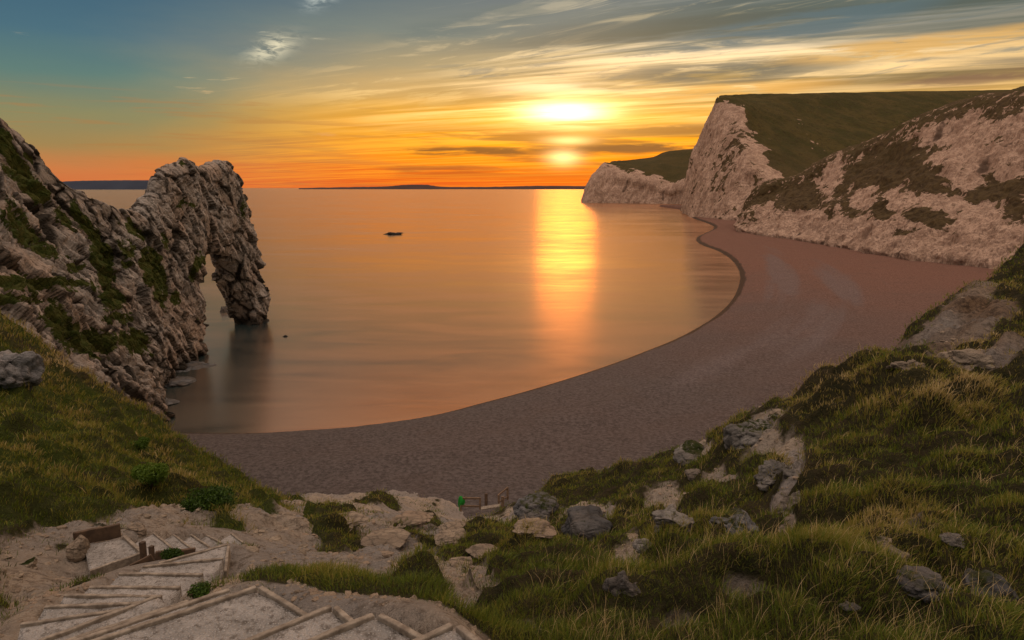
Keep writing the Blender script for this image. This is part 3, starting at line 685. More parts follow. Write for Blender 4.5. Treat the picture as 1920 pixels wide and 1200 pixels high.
def surface_nets(D, org, hs):
    nx, ny, nz = D.shape; ins = D < 0
    cell = np.zeros((nx-1, ny-1, nz-1, 3)); cnt = np.zeros((nx-1, ny-1, nz-1))
    corners = [(a, b, c) for a in (0, 1) for b in (0, 1) for c in (0, 1)]
    def sub(A, a, b, c): return A[a:nx-1+a, b:ny-1+b, c:nz-1+c]
    for i, p_ in enumerate(corners):
        for q_ in corners[i+1:]:
            if sum(abs(p_[k]-q_[k]) for k in range(3)) != 1: continue
            A = sub(D, *p_); B = sub(D, *q_); m_ = (A < 0) != (B < 0)
            t = np.where(m_, A/(A-B+1e-12), 0)
            for k in range(3): cell[..., k] += np.where(m_, p_[k]+t*(q_[k]-p_[k]), 0)
            cnt += m_
    act = cnt > 0; idx = -np.ones(act.shape, dtype=np.int64); idx[act] = np.arange(act.sum())
    ii = np.argwhere(act); V = (ii+cell[act]/cnt[act][:, None])*hs+org
    quads = []
    for ax in range(3):
        s0 = [slice(1, n_-1) for n_ in (nx, ny, nz)]; s1 = list(s0)
        s0[ax] = slice(0, (nx, ny, nz)[ax]-1); s1[ax] = slice(1, (nx, ny, nz)[ax])
        A = ins[tuple(s0)]; B = ins[tuple(s1)]; e = np.argwhere(A != B); sgn = A[A != B]
        off = np.array([1, 1, 1]); off[ax] = 0; e = e+off
        o1, o2 = [k for k in range(3) if k != ax]
        d1 = np.zeros(3, int); d1[o1] = 1; d2 = np.zeros(3, int); d2[o2] = 1
        q = [idx[tuple((e-d).T)] for d in (d1*0, d1, d1+d2, d2)]
        q = np.stack(q, 1)
        flip = sgn if ax != 1 else ~sgn
        q = np.where(flip[:, None], q, q[:, ::-1]); quads.append(q)
    Q = np.concatenate(quads); Q = Q[(Q >= 0).all(1)]; return V, Q
hs = .29
X = np.arange(-76, -44, hs); Yg = np.arange(98, 166, hs); Z = np.arange(-3.4, 41, hs)
top_px = [(180, 400), (205, 403), (215, 397), (228, 400), (245, 402), (262, 388), (274, 366), (284, 360), (286, 345), (292, 325), (302, 312), (316, 301), (332, 299), (340, 288), (348, 297),
          (358, 308), (370, 312), (382, 309), (390, 306), (404, 297), (416, 303), (428, 316), (440, 334)]
side_px = [(452, 352, -60), (461, 374, -59.2), (468, 396, -58.6), (470, 428, -58.3), (479, 462, -57.6), (490, 492, -57), (497, 520, -56.6), (505, 545, -56.3), (507, 575, -56), (507, 612, -56)]
poly = [(96, 14)] + [tuple(atx(x, y, -61)[1:]) for x, y in top_px] + [tuple(atx(x, y, xx)[1:]) for x, y, xx in side_px]
poly += [(poly[-1][0], -8), (90, -8)]
YY, ZZ = np.meshgrid(Yg, Z, indexing='ij')
outer = poly_sdf(YY, ZZ, poly)
topY = np.interp(Yg, [p_[0] for p_ in poly[:20]], [p_[1] for p_ in poly[:20]])
near_hole = np.array([(120.6, -8), (123.6, 5), (125.4, 11), (126.6, 16.8), (129.2, 19.0), (133, 18.4), (138, 16.8), (144, 14.7), (148.5, 12), (150.4, 8), (149.8, 3), (148, -8)])
far_hole = np.array([(121, -8), (123.5, 5), (126, 10), (130, 16.5), (133, 17.5), (137, 17.2), (140, 16.6), (142.2, 15.6), (142.0, 10), (144.6, 7), (148.6, 1.5), (151, -8)])
bx = np.interp(Yg, [97, 105, 112, 121, 135, 149, 156], [-52, -54, -55.4, -56.2, -57, -56.6, -55.8])
hz = np.clip(ZZ/np.maximum(topY, 5)[:, None], 0, 1)
rx = np.interp(Yg, [98, 120, 135, 160], [-60.5, -60, -59.2, -58.8])
Xn = bx[:, None]+(rx-bx)[:, None]*hz**1.5
xfb = np.interp(Yg, [112, 128], [-68.5, -62.6]); Xf = xfb[:, None]+(hz**1.5)*np.interp(Yg, [112, 128], [5.5, .4])[:, None]
D = np.empty((len(X), len(Yg), len(Z)))
for i, x in enumerate(X):
    t = np.clip((x+56)/(-6.3), 0, 1)
    d = smax(outer, x-Xn, 2.2); d = smax(d, Xf-x, 2.2)
    hole = poly_sdf(YY, ZZ, [tuple(p_) for p_ in near_hole*(1-t)+far_hole*t])
    D[i] = smax(d, -hole, .8)
V, Q = surface_nets(D, np.array([X[0], Yg[0], Z[0]]), hs)
# normals from the field gradient
gx, gy, gz = np.gradient(D, hs)
ijk = np.clip(np.round((V-np.array([X[0], Yg[0], Z[0]]))/hs).astype(int), 0, np.array(D.shape)-1)
Nn = np.stack([a_[tuple(ijk.T)] for a_ in (gx, gy, gz)], 1); Nn /= np.linalg.norm(Nn, axis=1, keepdims=True)+1e-9
xx, yy, dd = proj(V)
tz = np.interp(V[:, 1], Yg, topY)
V2, crack = rock_disp(V, Nn, .66-.28*sst(V[:, 2], tz-5, tz-1))
tide = 1-sst(V2[:, 2]+fbm(V2/2, 3, 5)*.8, .6, 2.6)
dark = sst(-Nn[:, 1], .3, .8)*sst(V[:, 1], 140, 144)*sst(-V[:, 0], 56.5, 58)    # darker inner wall of the leg
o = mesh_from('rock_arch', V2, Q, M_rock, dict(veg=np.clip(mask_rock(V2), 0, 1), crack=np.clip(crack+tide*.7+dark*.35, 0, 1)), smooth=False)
tag(o, 'tall limestone sea arch with a narrow opening, standing in the water', 'rock arch')

# ------------------------------------------------------------------ beach
wl_px = [(150, 812), (290, 811), (400, 813), (480, 812.5), (560, 808), (640, 802.5), (700, 796), (780, 785), (840, 773), (900, 757), (950, 744), (1000, 730), (1050, 715), (1100, 699), (1150, 682), (1200, 663),
         (1260, 639), (1300, 619), (1340, 594), (1370, 566), (1384, 540), (1388, 518), (1382, 500), (1368, 484), (1345, 470), (1318, 460), (1306, 451), (1310, 443), (1325, 436), (1338, 429),
         (1336, 423), (1322, 417), (1304, 411), (1291, 405), (1286, 400), (1282, 394)]
WL = np.array([atz(x, y, 0)[:2] for x, y in wl_px])
WLs = crom(WL, 420)
water_poly = [tuple(p_) for p_ in WLs]+[(WLs[-1][0]+50, 3000), (-3000, 3000), (-3000, 70), (-70, 70)]
az_ = np.linspace(radians(-40), radians(40), 760); rr = np.exp(np.linspace(math.log(40), math.log(1150), 620))
A, R = np.meshgrid(az_, rr); PX = (R*np.sin(A)).ravel(); PY = (R*np.cos(A)).ravel()
# distance to the waterline
d = np.full(len(PX), 1e9)
for i in range(len(WLs)-1):
    a = WLs[i]; e = WLs[i+1]-a; wx = PX-a[0]; wy = PY-a[1]; t = np.clip((wx*e[0]+wy*e[1])/(e@e+1e-9), 0, 1)
    d = np.minimum(d, (wx-e[0]*t)**2+(wy-e[1]*t)**2)
d = np.sqrt(d)
ins = np.zeros(len(PX), bool); n = len(water_poly)
for i in range(n):
    a = water_poly[i]; b = water_poly[(i+1) % n]
    c1 = (a[1] <= PY) & (b[1] > PY) | (b[1] <= PY) & (a[1] > PY)
    xi = a[0]+(PY-a[1])/(b[1]-a[1]+1e-12)*(b[0]-a[0]); ins ^= c1 & (PX < xi)
sd = np.where(ins, -d, d)
P = np.stack([PX, PY, PX*0], 1)
zz = np.where(sd < 0, np.maximum(sd*.18, -6), 1.3*(1-np.exp(-np.maximum(sd, 0)/3.5))+np.minimum(np.maximum(sd, 0), 70)*.022)
berm = np.exp(-((sd-16)/3.5)**2)*.35+np.exp(-((sd-30)/4)**2)*.3
zz = zz+(sd > 0)*(berm+fbm(P/9, 4, 2)*.18*np.clip(sd/6, 0, 1)+fbm(P/1.6, 3, 6)*.05*np.clip(sd/4, 0, 1))
Bp = np.stack([PX, PY, zz], 1); bxp, byp, bd = proj(Bp)
Q = gridfaces(len(rr), len(az_))
keep = (sd[Q] > -14).any(1); Q = Q[keep]
used = np.unique(Q); remap = -np.ones(len(PX), int); remap[used] = np.arange(len(used)); Q = remap[Q]; Bp = Bp[used]
band = fbm(np.stack([sd[used]/5.5, Bp[:, 0]/90, Bp[:, 1]/90], 1), 4, 222)
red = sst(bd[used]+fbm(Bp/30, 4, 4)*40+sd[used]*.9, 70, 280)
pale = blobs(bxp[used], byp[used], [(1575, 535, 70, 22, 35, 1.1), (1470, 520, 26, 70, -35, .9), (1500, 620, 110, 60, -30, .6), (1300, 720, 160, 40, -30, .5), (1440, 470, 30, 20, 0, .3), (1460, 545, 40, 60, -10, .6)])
wet = 1-sst(sd[used]+fbm(Bp/6, 4, 14)*.8, .5, 1.2+bd[used]*.007+.8*fbm(Bp/14, 3, 114))
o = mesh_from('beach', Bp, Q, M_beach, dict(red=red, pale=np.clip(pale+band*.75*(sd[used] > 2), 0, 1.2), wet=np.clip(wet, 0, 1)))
tag(o, 'curving shingle beach between the bay and the cliffs', 'beach', kind='structure')

# ------------------------------------------------------------------ steps (nosing lines as seen, set on real level planes)
# z, outer end px, inner end px ; ordered from the highest
STEP = [(27.9, (905, 1300), (1000, 1215)), (27.7, (700, 1235), (847, 1167)), (27.5, (500, 1231), (700, 1148)), (27.3, (370, 1236), (620, 1134)), (27.1, (100, 1224), (480, 1098)), (26.93, (60, 1226), (430, 1102)),
        (26.76, (28, 1230), (353, 1124)), (26.6, (8, 1224), (293, 1116)), (26.43, (38, 1168), (252, 1137)), (26.25, (83, 1135), (262, 1128)), (26.08, (120, 1113), (303, 1116)), (25.9, (167, 1098), (338, 1099)),
        (25.7, (223, 1073), (380, 1075)), (25.5, (267, 1060), (418, 1045)), (25.3, (297, 1054), (427, 1019))]
LAND_Z = 24.75
LOW = [(24.75, (267, 1035), (233, 1005)), (24.58, (323, 1026), (288, 998)), (24.4, (362, 1029), (325, 1001)), (24.2, (392, 1023), (358, 1001)), (24.0, (415, 1016), (387, 1002)), (23.75, (457, 1017), (433, 999))]

# ------------------------------------------------------------------ foreground terrain: thin-plate surface through measured points
ctrl = []
def c_t(px, py, t): ctrl.append(at(px, py, t))
def c_z(px, py, z): ctrl.append(atz(px, py, z))
for z, a, b in STEP[1:]:
    c_z(*a, z-.2); c_z(*b, z-.2)
for z, a, b in LOW: c_z(*a, z-.16); c_z(*b, z-.16)
c_z(157, 1017, LAND_Z-.16); c_z(170, 1067, LAND_Z-.16)
for p_ in [(700, 950, 40), (700, 972, 27), (700, 1000, 18), (700, 1050, 10.6), (700, 1100, 7.6), (620, 936, 46), (540, 950, 40), (600, 970, 24), (540, 990, 17), (500, 985, 18), (480, 1040, 11.5), (560, 1060, 9.2), (600, 1100, 7.1),
           (700, 935, 50), (800, 940, 49), (900, 953, 50), (870, 958, 50), (940, 954, 49), (800, 960, 36), (800, 985, 24), (800, 1020, 14), (820, 1060, 9.8), (800, 1110, 7.0),
           (900, 975, 32), (900, 1000, 21), (900, 1050, 11.2), (900, 1100, 7.6), (900, 1150, 5.6), (980, 960, 42), (980, 990, 24),
           (1100, 940, 27), (1100, 970, 18.5), (1100, 1000, 14), (1100, 1050, 9.8), (1100, 1100, 7.2), (1100, 1200, 4.6), (900, 1200, 4.4), (1000, 1150, 5.6), (1200, 930, 20), (1200, 980, 13.5),
           (1300, 880, 20), (1300, 950, 13), (1300, 1050, 8.6), (1300, 1200, 4.5), (1400, 850, 17), (1500, 830, 15), (1500, 900, 11.2), (1500, 1000, 7.9), (1500, 1200, 4.4), (1470, 880, 12.2),
           (1640, 760, 14.5), (1700, 850, 11), (1700, 1000, 7.2), (1700, 1200, 4.3), (1780, 680, 19), (1800, 620, 25), (1860, 600, 25), (1920, 560, 30), (1920, 700, 15.5), (1920, 900, 8.7), (1920, 1200, 4.3),
           (2200, 600, 18), (2200, 900, 8), (2300, 1300, 3.4), (1500, 1400, 3.1), (900, 1400, 3.0), (300, 1400, 3.4), (-200, 1400, 4.4),
           (0, 1200, 6.0), (0, 1110, 7.9), (60, 1060, 9.3), (0, 1040, 9.9), (100, 1015, 10.8), (100, 985, 12), (200, 975, 13), (300, 965, 16), (400, 958, 19), (460, 955, 24),
           (0, 980, 11.4), (0, 900, 15.5), (0, 850, 19.5), (0, 760, 27), (0, 700, 33), (0, 640, 38), (100, 900, 17), (100, 800, 27), (200, 930, 16), (200, 850, 27), (300, 900, 24), (300, 850, 35), (400, 920, 31), (120, 740, 38),
           (-200, 560, 45), (-200, 700, 30), (-200, 900, 13), (-200, 1100, 7), (-500, 800, 20)]:
    c_t(*p_)
SIL = [(0, 592, 46), (60, 640, 47), (130, 700, 48), (200, 742, 47), (290, 800, 46), (350, 845, 47), (420, 888, 48), (480, 922, 48), (520, 943, 47),
       (560, 936, 50), (960, 924, 46), (1000, 914, 42), (1060, 903, 37), (1130, 898, 34), (1200, 889, 32), (1270, 856, 28), (1345, 818, 24.5), (1390, 778, 22), (1450, 768, 20.5), (1510, 742, 19.5), (1580, 712, 19), (1660, 703, 19.5),
       (1690, 650, 25), (1735, 612, 29), (1790, 575, 33), (1850, 540, 37), (1925, 478, 43), (2050, 430, 48), (2250, 360, 52)]
for px, py, t in SIL:
    p_ = at(px, py, t); ctrl.append(p_)
    hd = np.hypot(p_[0], p_[1])
    slope = (p_[2]-CAMZ)/hd
    for ex, dr in ((5, 1.6), (14, 7.0)):
        q_ = p_*1.0; q_[:2] *= (hd+ex)/hd; q_[2] = max(CAMZ+slope*(hd+ex)-dr, -1.5); 
        ctrl.append(q_)
    q_ = p_*1.0; q_[:2] *= (hd+34)/hd; q_[2] = -2.5; ctrl.append(q_)
    q_ = p_*1.0; q_[:2] *= (hd+75)/hd; q_[2] = -4; ctrl.append(q_)
ctrl = np.array(ctrl)
# merge points closer than 12 cm
kp = []
for p_ in ctrl:
    if all(np.hypot(*(p_[:2]-q_[:2])) > .12 for q_ in kp): kp.append(p_)
ctrl = np.array(kp)
def tps_phi(r2): return np.where(r2 > 1e-12, r2*np.log(np.maximum(r2, 1e-12)), 0)
# work in log-polar like coordinates so that near points act locally and far points broadly
def warp_xy(x, y):
    r = np.hypot(x, y+3.0); a = np.arctan2(x, y+3.0); return np.stack([a*2.2, np.log(r+1.0)], 1)
Uc = warp_xy(ctrl[:, 0], ctrl[:, 1]); nC = len(ctrl)
Km = tps_phi(((Uc[:, None]-Uc[None])**2).sum(2))+np.eye(nC)*2e-4
Pm = np.hstack([np.ones((nC, 1)), Uc]); Am = np.block([[Km, Pm], [Pm.T, np.zeros((3, 3))]])
# interpolate slope from the eye (elevation angle tangent) -> depth-independent behaviour
rhs = (ctrl[:, 2]-CAMZ)/np.hypot(ctrl[:, 0], ctrl[:, 1])
sol = np.linalg.solve(Am, np.concatenate([rhs, np.zeros(3)]))
segs = []
for L in (STEP, LOW):
    for i in range(len(L)-1):
        ma = (atz(*L[i][1], L[i][0])+atz(*L[i][2], L[i][0]))/2; mb = (atz(*L[i+1][1], L[i+1][0])+atz(*L[i+1][2], L[i+1][0]))/2
        segs.append((ma[:2], mb[:2]))
segs.append((atz(215, 1035, LAND_Z)[:2], segs[len(STEP)-2][1]))
def stair_dist(x, y):
    d = np.full(len(x), 1e9)
    for a, b in segs:
        e = b-a; wx = x-a[0]; wy = y-a[1]; t = np.clip((wx*e[0]+wy*e[1])/(e@e+1e-9), 0, 1)
        d = np.minimum(d, (wx-e[0]*t)**2+(wy-e[1]*t)**2)
    return np.sqrt(d)
def base_h(x, y):
    o = np.empty(len(x))
    for s in range(0, len(x), 60000):
        sl_ = slice(s, s+60000); u = warp_xy(x[sl_], y[sl_]); r2 = ((u[:, None]-Uc[None])**2).sum(2)
        o[sl_] = tps_phi(r2)@sol[:nC]+sol[nC]+u@sol[nC+1:]
    return CAMZ+o*np.hypot(x, y)
DIRT = [(1180, 1045, 44, 34, 0, .9), (1250, 945, 50, 26, 0, .8), (1350, 905, 40, 22, -20, .8), (1560, 1000, 40, 16, 0, .75), (1700, 935, 40, 12, 0, .75), (1620, 1100, 50, 12, 0, .7), (1400, 1160, 60, 12, 0, .75), (1440, 840, 40, 30, 0, .8), (480, 990, 60, 50, 0, 1), (760, 1060, 110, 40, 0, 1), (600, 950, 90, 24, 0, 1), (850, 965, 120, 24, 0, 1), (1480, 860, 34, 50, 10, .9), (1500, 1040, 30, 40, 0, .7), (1240, 1000, 30, 20, 0, .7), (1380, 990, 26, 34, 10, .7), (1780, 610, 110, 40, -38, 1), (1730, 650, 70, 30, -30, 1), (560, 1040, 110, 70, 0, 1), (680, 1050, 110, 50, 0, 1), (780, 1000, 120, 50, 0, 1), (800, 1060, 60, 50, 20, 1), (900, 985, 70, 26, -14, 1), (850, 1100, 60, 30, 30, 1), (640, 1000, 70, 50, 0, 1), (600, 1040, 60, 50, 0, .9), (540, 1000, 60, 50, 0, 1), (700, 1060, 60, 30, 0, .9), (760, 960, 160, 26, 0, 1), (700, 925, 260, 20, 0, 1), (60, 1080, 90, 60, 0, 1), (100, 1150, 90, 50, 0, 1), (20, 1180, 50, 40, 0, .7),
        (120, 1010, 80, 20, -8, 1), (300, 975, 160, 14, -5, 1), (330, 1020, 160, 44, -5, 1), (440, 1070, 80, 40, 0, 1), (570, 1105, 60, 24, 0, .95), (740, 1150, 44, 34, 10, 1), (890, 1075, 40, 22, 20, 1), (920, 1110, 26, 16, 20, .9),
        (940, 985, 100, 16, -14, .9), (1030, 970, 60, 14, -14, .8), (1010, 1180, 40, 16, 10, .9), (820, 1030, 60, 24, 10, .7), (750, 1000, 60, 24, 0, .8), (860, 1045, 40, 10, 0, .7), (1820, 640, 110, 34, -30, 1), (1880, 690, 60, 20, -10, .9), (1700, 660, 30, 28, -30, .9),
        (1840, 560, 60, 22, -30, .6), (1440, 790, 50, 24, -10, .9), (1320, 830, 36, 14, -8, .8), (1480, 920, 22, 60, 10, .9), (1470, 980, 18, 30, 10, .8), (1180, 1090, 30, 44, 0, .8), (1260, 960, 30, 24, 0, .6), (1400, 860, 30, 20, 0, .4),
        (985, 940, 50, 20, 0, .8), (1110, 975, 60, 30, 0, .8), (1280, 1180, 50, 12, 0, .7), (1700, 1010, 40, 24, 0, .5), (1790, 1015, 24, 12, 0, .6), (1850, 1120, 40, 50, 0, .4), (380, 990, 60, 14, 0, .8), (500, 940, 40, 10, 0, .6)]
GRS = [(470, 938, 60, 16, 25, 1), (415, 948, 60, 18, 0, .9), (632, 1000, 46, 34, 30, 1), (800, 1122, 50, 26, 20, .8), (500, 1078, 60, 12, -6, .62), (640, 1108, 60, 16, 14, .62), (420, 990, 40, 7, 0, .7), (805, 992, 26, 22, 20, .7), (780, 1020, 60, 7, 14, .8), (700, 940, 30, 8, 0, .8), (560, 945, 30, 6, 0, .7), (520, 1085, 60, 14, -6, .9), (640, 1090, 60, 20, 0, .9), (870, 1030, 40, 18, 0, .8)]
TREADS = []
for L in (STEP, LOW):
    for i in range(1, len(L)):
        z_, a_p, b_p = L[i]; zu_, ua_p, ub_p = L[i-1]
        q4 = [atz(*a_p, z_)[:2], atz(*b_p, z_)[:2], atz(*ub_p, zu_)[:2], atz(*ua_p, zu_)[:2]]
        cc_ = np.mean(q4, 0); TREADS.append((z_, [tuple(q) for q in q4], cc_[0], cc_[1], max(np.hypot(*(q-cc_)) for q in q4)))
q4 = [atz(*q, LAND_Z)[:2] for q in ((157, 1017), (233, 1005), (267, 1036), (168, 1070))]
TREADS.append((LAND_Z, [tuple(q) for q in q4], np.mean(q4, 0)[0], np.mean(q4, 0)[1], 1.5))
def tussock(x, y):
    P = np.stack([x+fbm(np.stack([x, y, x*0], 1)/.9, 2, 61)*.4, y, x*0+3.3], 1)
    r = np.hypot(x, y); sc = np.where(r < 12, 1.0, 1.0)
    d1, d2, c = worley(P/np.array([1.15, 1.15, 1.15]), 61)
    e1, e2, c2 = worley(P/np.array([.55, .55, .55])+7.7, 62)
    return (1-sst(d1, .05, .72))*(.45+.75*c), (1-sst(e1, .05, .75))*(.3+.7*c2)
def ground(x, y, full=False):
    h = base_h(x, y); r = np.hypot(x, y); s = stair_dist(x, y)
    off = sst(s, .75, 1.9)
    P = np.stack([x, y, h*.3], 1)
    px_, py_, dd_ = proj(np.stack([x, y, h], 1))
    px_ = px_+fbm(P/(.8+r*.05)[:, None], 3, 81)*34; py_ = py_+fbm(P/(.8+r*.05)[:, None], 3, 82)*16
    dirt = np.clip(blobs(px_, py_, DIRT)-blobs(px_, py_, GRS), 0, 1)
    dirt = np.maximum(dirt, 1-sst(s, .8, 1.2))
    left = sst(-x/np.maximum(y, 1), .28, .34)*sst(y, 9, 12)
    hum = fbm(P/1.5, 4, 33)*.52*sst(r, 2, 6)+fbm(P/2.8, 3, 133)*.95*left+np.abs(fbm(P/np.array([.7, .7, .7]), 3, 34))*.22
    fz = sst(np.hypot((x+2.6)/5, (y-42)/13), .75, 1.3); off = off*(.06+.94*fz)
    big = fbm(P/4.5, 3, 37)*.7*sst(r, 7, 18)
    rockd = fbm(P/.8, 4, 36, ridge=True)*.20+fbm(P/.22, 3, 39)*.07
    gully = fbm(np.stack([x*.5+y*.3, y*.9-x*.2, h*.1], 1)/1.4, 4, 52, ridge=True)*.42*sst(r, 8, 13)
    h = h-(1-fz)*.7
    for (pz, pq, cx0, cy0, cr0) in TREADS:
        nr = np.hypot(x-cx0, y-cy0) < cr0+.9
        if nr.any():
            dq = poly_sdf(x[nr], y[nr], pq); w_ = 1-sst(dq, .04, .45)
            h[nr] = h[nr]*(1-w_)+np.minimum(h[nr], pz-.15)*w_; off[nr] *= sst(dq, .05, .9)
    hh = h+off*((hum*(1-dirt)+(rockd+gully)*dirt)+big)+off*dirt*fbm(P/2.0, 4, 141, ridge=True)*.5*sst(x/np.maximum(y, 1), .4, .5)*sst(r, 12, 17)
    t1, t2 = tussock(x, y); hh = hh+off*(1-dirt)*(t1*.42+t2*.14)*sst(r, 2.5, 5)
    lip = sst(dirt, .35, .55)                      # turf stands proud of the eroded ground
    hh = hh-off*lip*.18*(.5+.5*sst(r, 6, 12))
    return (hh, dirt, left, s) if full else hh
az_ = np.linspace(radians(-54), radians(54), 900); rr = np.exp(np.linspace(math.log(2.2), math.log(120), 640))
A, R = np.meshgrid(az_, rr); gx_ = (R*np.sin(A)).ravel(); gy_ = (R*np.cos(A)).ravel()
hh, dirt, left, sdist = ground(gx_, gy_, True)
hh = np.maximum(hh, -6)
V = np.stack([gx_, gy_, hh], 1)
o = mesh_from('hillside', V, gridfaces(len(rr), len(az_)), M_ground, dict(dirt=dirt, brown=sst(gx_/gy_, .42, .52)*sst(np.hypot(gx_, gy_), 12, 17)*(.55+.9*fbm(V/2.2, 4, 19)).clip(0, 1), lush=left*sst(fbm(V/3, 3, 9), -.5, .4)))
tag(o, 'rough grassy hillside and eroded dirt gully above the beach', 'hillside', kind='structure')

def hit(px, py):
    """where the sight line through a picture point meets the hillside"""
    r = ray(px, py); ts = np.exp(np.linspace(math.log(2.4), math.log(75), 700)); Pq = C0+ts[:, None]*r
    hq = ground(Pq[:, 0], Pq[:, 1]); b = np.where(Pq[:, 2] < hq)[0]
    return (Pq[b[0]], ts[b[0]]) if len(b) else (None, None)

# ------------------------------------------------------------------ timber steps
def tread_mesh(poly4, z, parent):
    """gravel tread over a level quad, slightly uneven"""
    a, b, c, d = [np.array(q_) for q_ in poly4]; n = 14
    u, v = np.meshgrid(np.linspace(0, 1, n), np.linspace(0, 1, n)); u = u.ravel()[:, None]; v = v.ravel()[:, None]
    P = (a*(1-u)+b*u)*(1-v)+(d*(1-u)+c*u)*v; P[:, 2] = z+fbm(P*2.4, 4, 5)*.034-.012
    bot = P.copy(); bot[:, 2] = z-.34
    n_ = n*n; Fq = gridfaces(n, n); Fb = Fq[:, ::-1]+n_
    ring = list(range(0, n-1))+list(range(n-1, n*n-1, n))+list(range(n*n-1, n*(n-1), -1))+list(range(n*(n-1), 0, -n))
    side = [(ring[i], ring[i]+n_, ring[(i+1) % len(ring)]+n_, ring[(i+1) % len(ring)]) for i in range(len(ring))]
    V = np.concatenate([P, bot])-np.array(parent.location)
    return mesh_from('tread', V, [Fq, Fb, np.array(side)], M_tread, parent=parent)
def make_step(z, a, b, up_a, up_b, label, side_timber=True, w=.038, group='timber edged steps'):
    A = atz(*a, z); B = atz(*b, z)
    root = empty('timber_step', tuple((A+B)/2-np.array([0, 0, .3])))
    bpy.context.view_layer.update()
    tag(root, label, 'step', group)
    ua = np.array([up_a[0], up_a[1], z]); ub = np.array([up_b[0], up_b[1], z])
    tread_mesh([A, B, ub, ua], z-.018, root)
    bm = bmesh.new(); dn = np.array([0, 0, -.105]); boxmesh(bm, A+dn, B+dn, w, .2); bm_obj('riser_board', bm, M_timber, root, .008)
    if side_timber:
        e = (ub-B); L = np.linalg.norm(e); e /= L; n_ = (B-A)/np.linalg.norm(B-A)
        bm = bmesh.new(); s0 = B+e*.04+n_*.01; s1 = B+e*min(L, .95)+n_*.01
        boxmesh(bm, s0+dn+np.array([0, 0, .004]), s1+dn+np.array([0, 0, .004]), w, .21); bm_obj('side_board', bm, M_timber, root, .008)
    return root
lab = {1: 'wide gravel step at the bottom edge of the photo, right of the others', 2: 'gravel step whose timber corner points up between two others at the bottom',
       3: 'gravel step just below the largest tread, its long edge board running down left', 4: 'largest gravel tread with a boxed timber corner beside the grass tuft',
       5: 'narrow step directly below the largest tread, long slanting edge', 6: 'second narrow slanting winder step below the largest tread', 7: 'third narrow winder step, ending in a point by the small dry bush',
       8: 'fourth winder step, its board curving off to the lower left', 9: 'fan shaped winder step, lowest timber line at the dirt on the left', 10: 'step above the fan shaped winder, with level front timber',
       11: 'level step third from the fan shaped winder, short and wide', 12: 'level step in the middle of the straight run going down', 13: 'level step with a short stub post at its right end',
       14: 'upper slanting step with a side board against the bank', 0: ''}
far_lab = {1: 'first step down beyond the square landing', 2: 'second step beyond the landing, left of the small dark plant', 3: 'third step beyond the landing, behind the small dark plant',
           4: 'fourth step beyond the landing, low and half hidden', 5: 'last small step before the path drops behind the earth mound'}
wp = lambda q_, z: atz(*q_, z)
for i in range(1, len(STEP)):
    z, a, b = STEP[i]; zu, ua, ub = STEP[i-1]
    make_step(z, a, b, wp(ua, zu), wp(ub, zu), lab[i], side_timber=(i in (1, 2, 3, 4, 14)))
# landing
root = empty('step_landing', tuple(wp((215, 1035), LAND_Z-.3))); tag(root, 'square gravel landing between the upper and lower flights beside a boulder', 'landing')
c4 = [wp((157, 1017), LAND_Z), wp((233, 1005), LAND_Z), wp((267, 1036), LAND_Z), wp((168, 1070), LAND_Z)]
tread_mesh(c4, LAND_Z-.03, root)
bm = bmesh.new(); boxmesh(bm, c4[1]+np.array([0, 0, -.09]), c4[2]+np.array([0, 0, -.09]), .05, .2); bm_obj('riser_board', bm, M_timber, root, .008)
bm = bmesh.new(); boxmesh(bm, c4[3]+np.array([0, 0, -.09]), c4[2]+np.array([0, 0, -.09]), .05, .2); bm_obj('side_board', bm, M_timber, root, .008)
for i in range(1, len(LOW)):
    z, a, b = LOW[i]; zu, ua, ub = LOW[i-1]
    make_step(z, a, b, wp(ua, zu), wp(ub, zu), far_lab[i], side_timber=False, w=.03, group='lower flight of timber edged steps')
# retaining plank behind the landing
bm = bmesh.new(); a = wp((138, 1011), LAND_Z+.05); b = wp((226, 994), LAND_Z+.05)
boxmesh(bm, a, b, .06, .22); bm_obj('retaining_plank', bm, M_timber_dark, None, .01)
tag(bpy.data.objects['retaining_plank'], 'long dark plank holding back the bank behind the landing', 'plank')
def post(px, py, z0, h, w, label, name='wooden_post', mat=M_timber_dark, grp=None):
    p_ = wp((px, py), z0); bm = bmesh.new(); boxmesh(bm, p_, p_+np.array([0, 0, h]), w, w, up=(.3, 1, 0)); o = bm_obj(name, bm, mat, None, .008); return tag(o, label, 'post', grp)
post(272, 1066, 24.55, .42, .07, 'short square post at the inner corner of the landing', grp='short posts at the landing corner')
post(287, 1060, 24.65, .30, .06, 'lower stub post just right of the landing corner post', grp='short posts at the landing corner')
bm = bmesh.new(); boxmesh(bm, wp((249, 1070), 24.85), wp((290, 1050), 24.95), .04, .2); bm_obj('side_plank', bm, M_timber_dark, None, .008)
tag(bpy.data.objects['side_plank'], 'dark plank on edge between the landing and the upper flight', 'plank')
bm = bmesh.new(); boxmesh(bm, wp((290, 1047), 24.95), wp((365, 1040), 24.85), .05, .2); bm_obj('back_plank', bm, M_timber_dark, None, .008)
tag(bpy.data.objects['back_plank'], 'dark plank running right from the landing post behind the plant', 'plank')

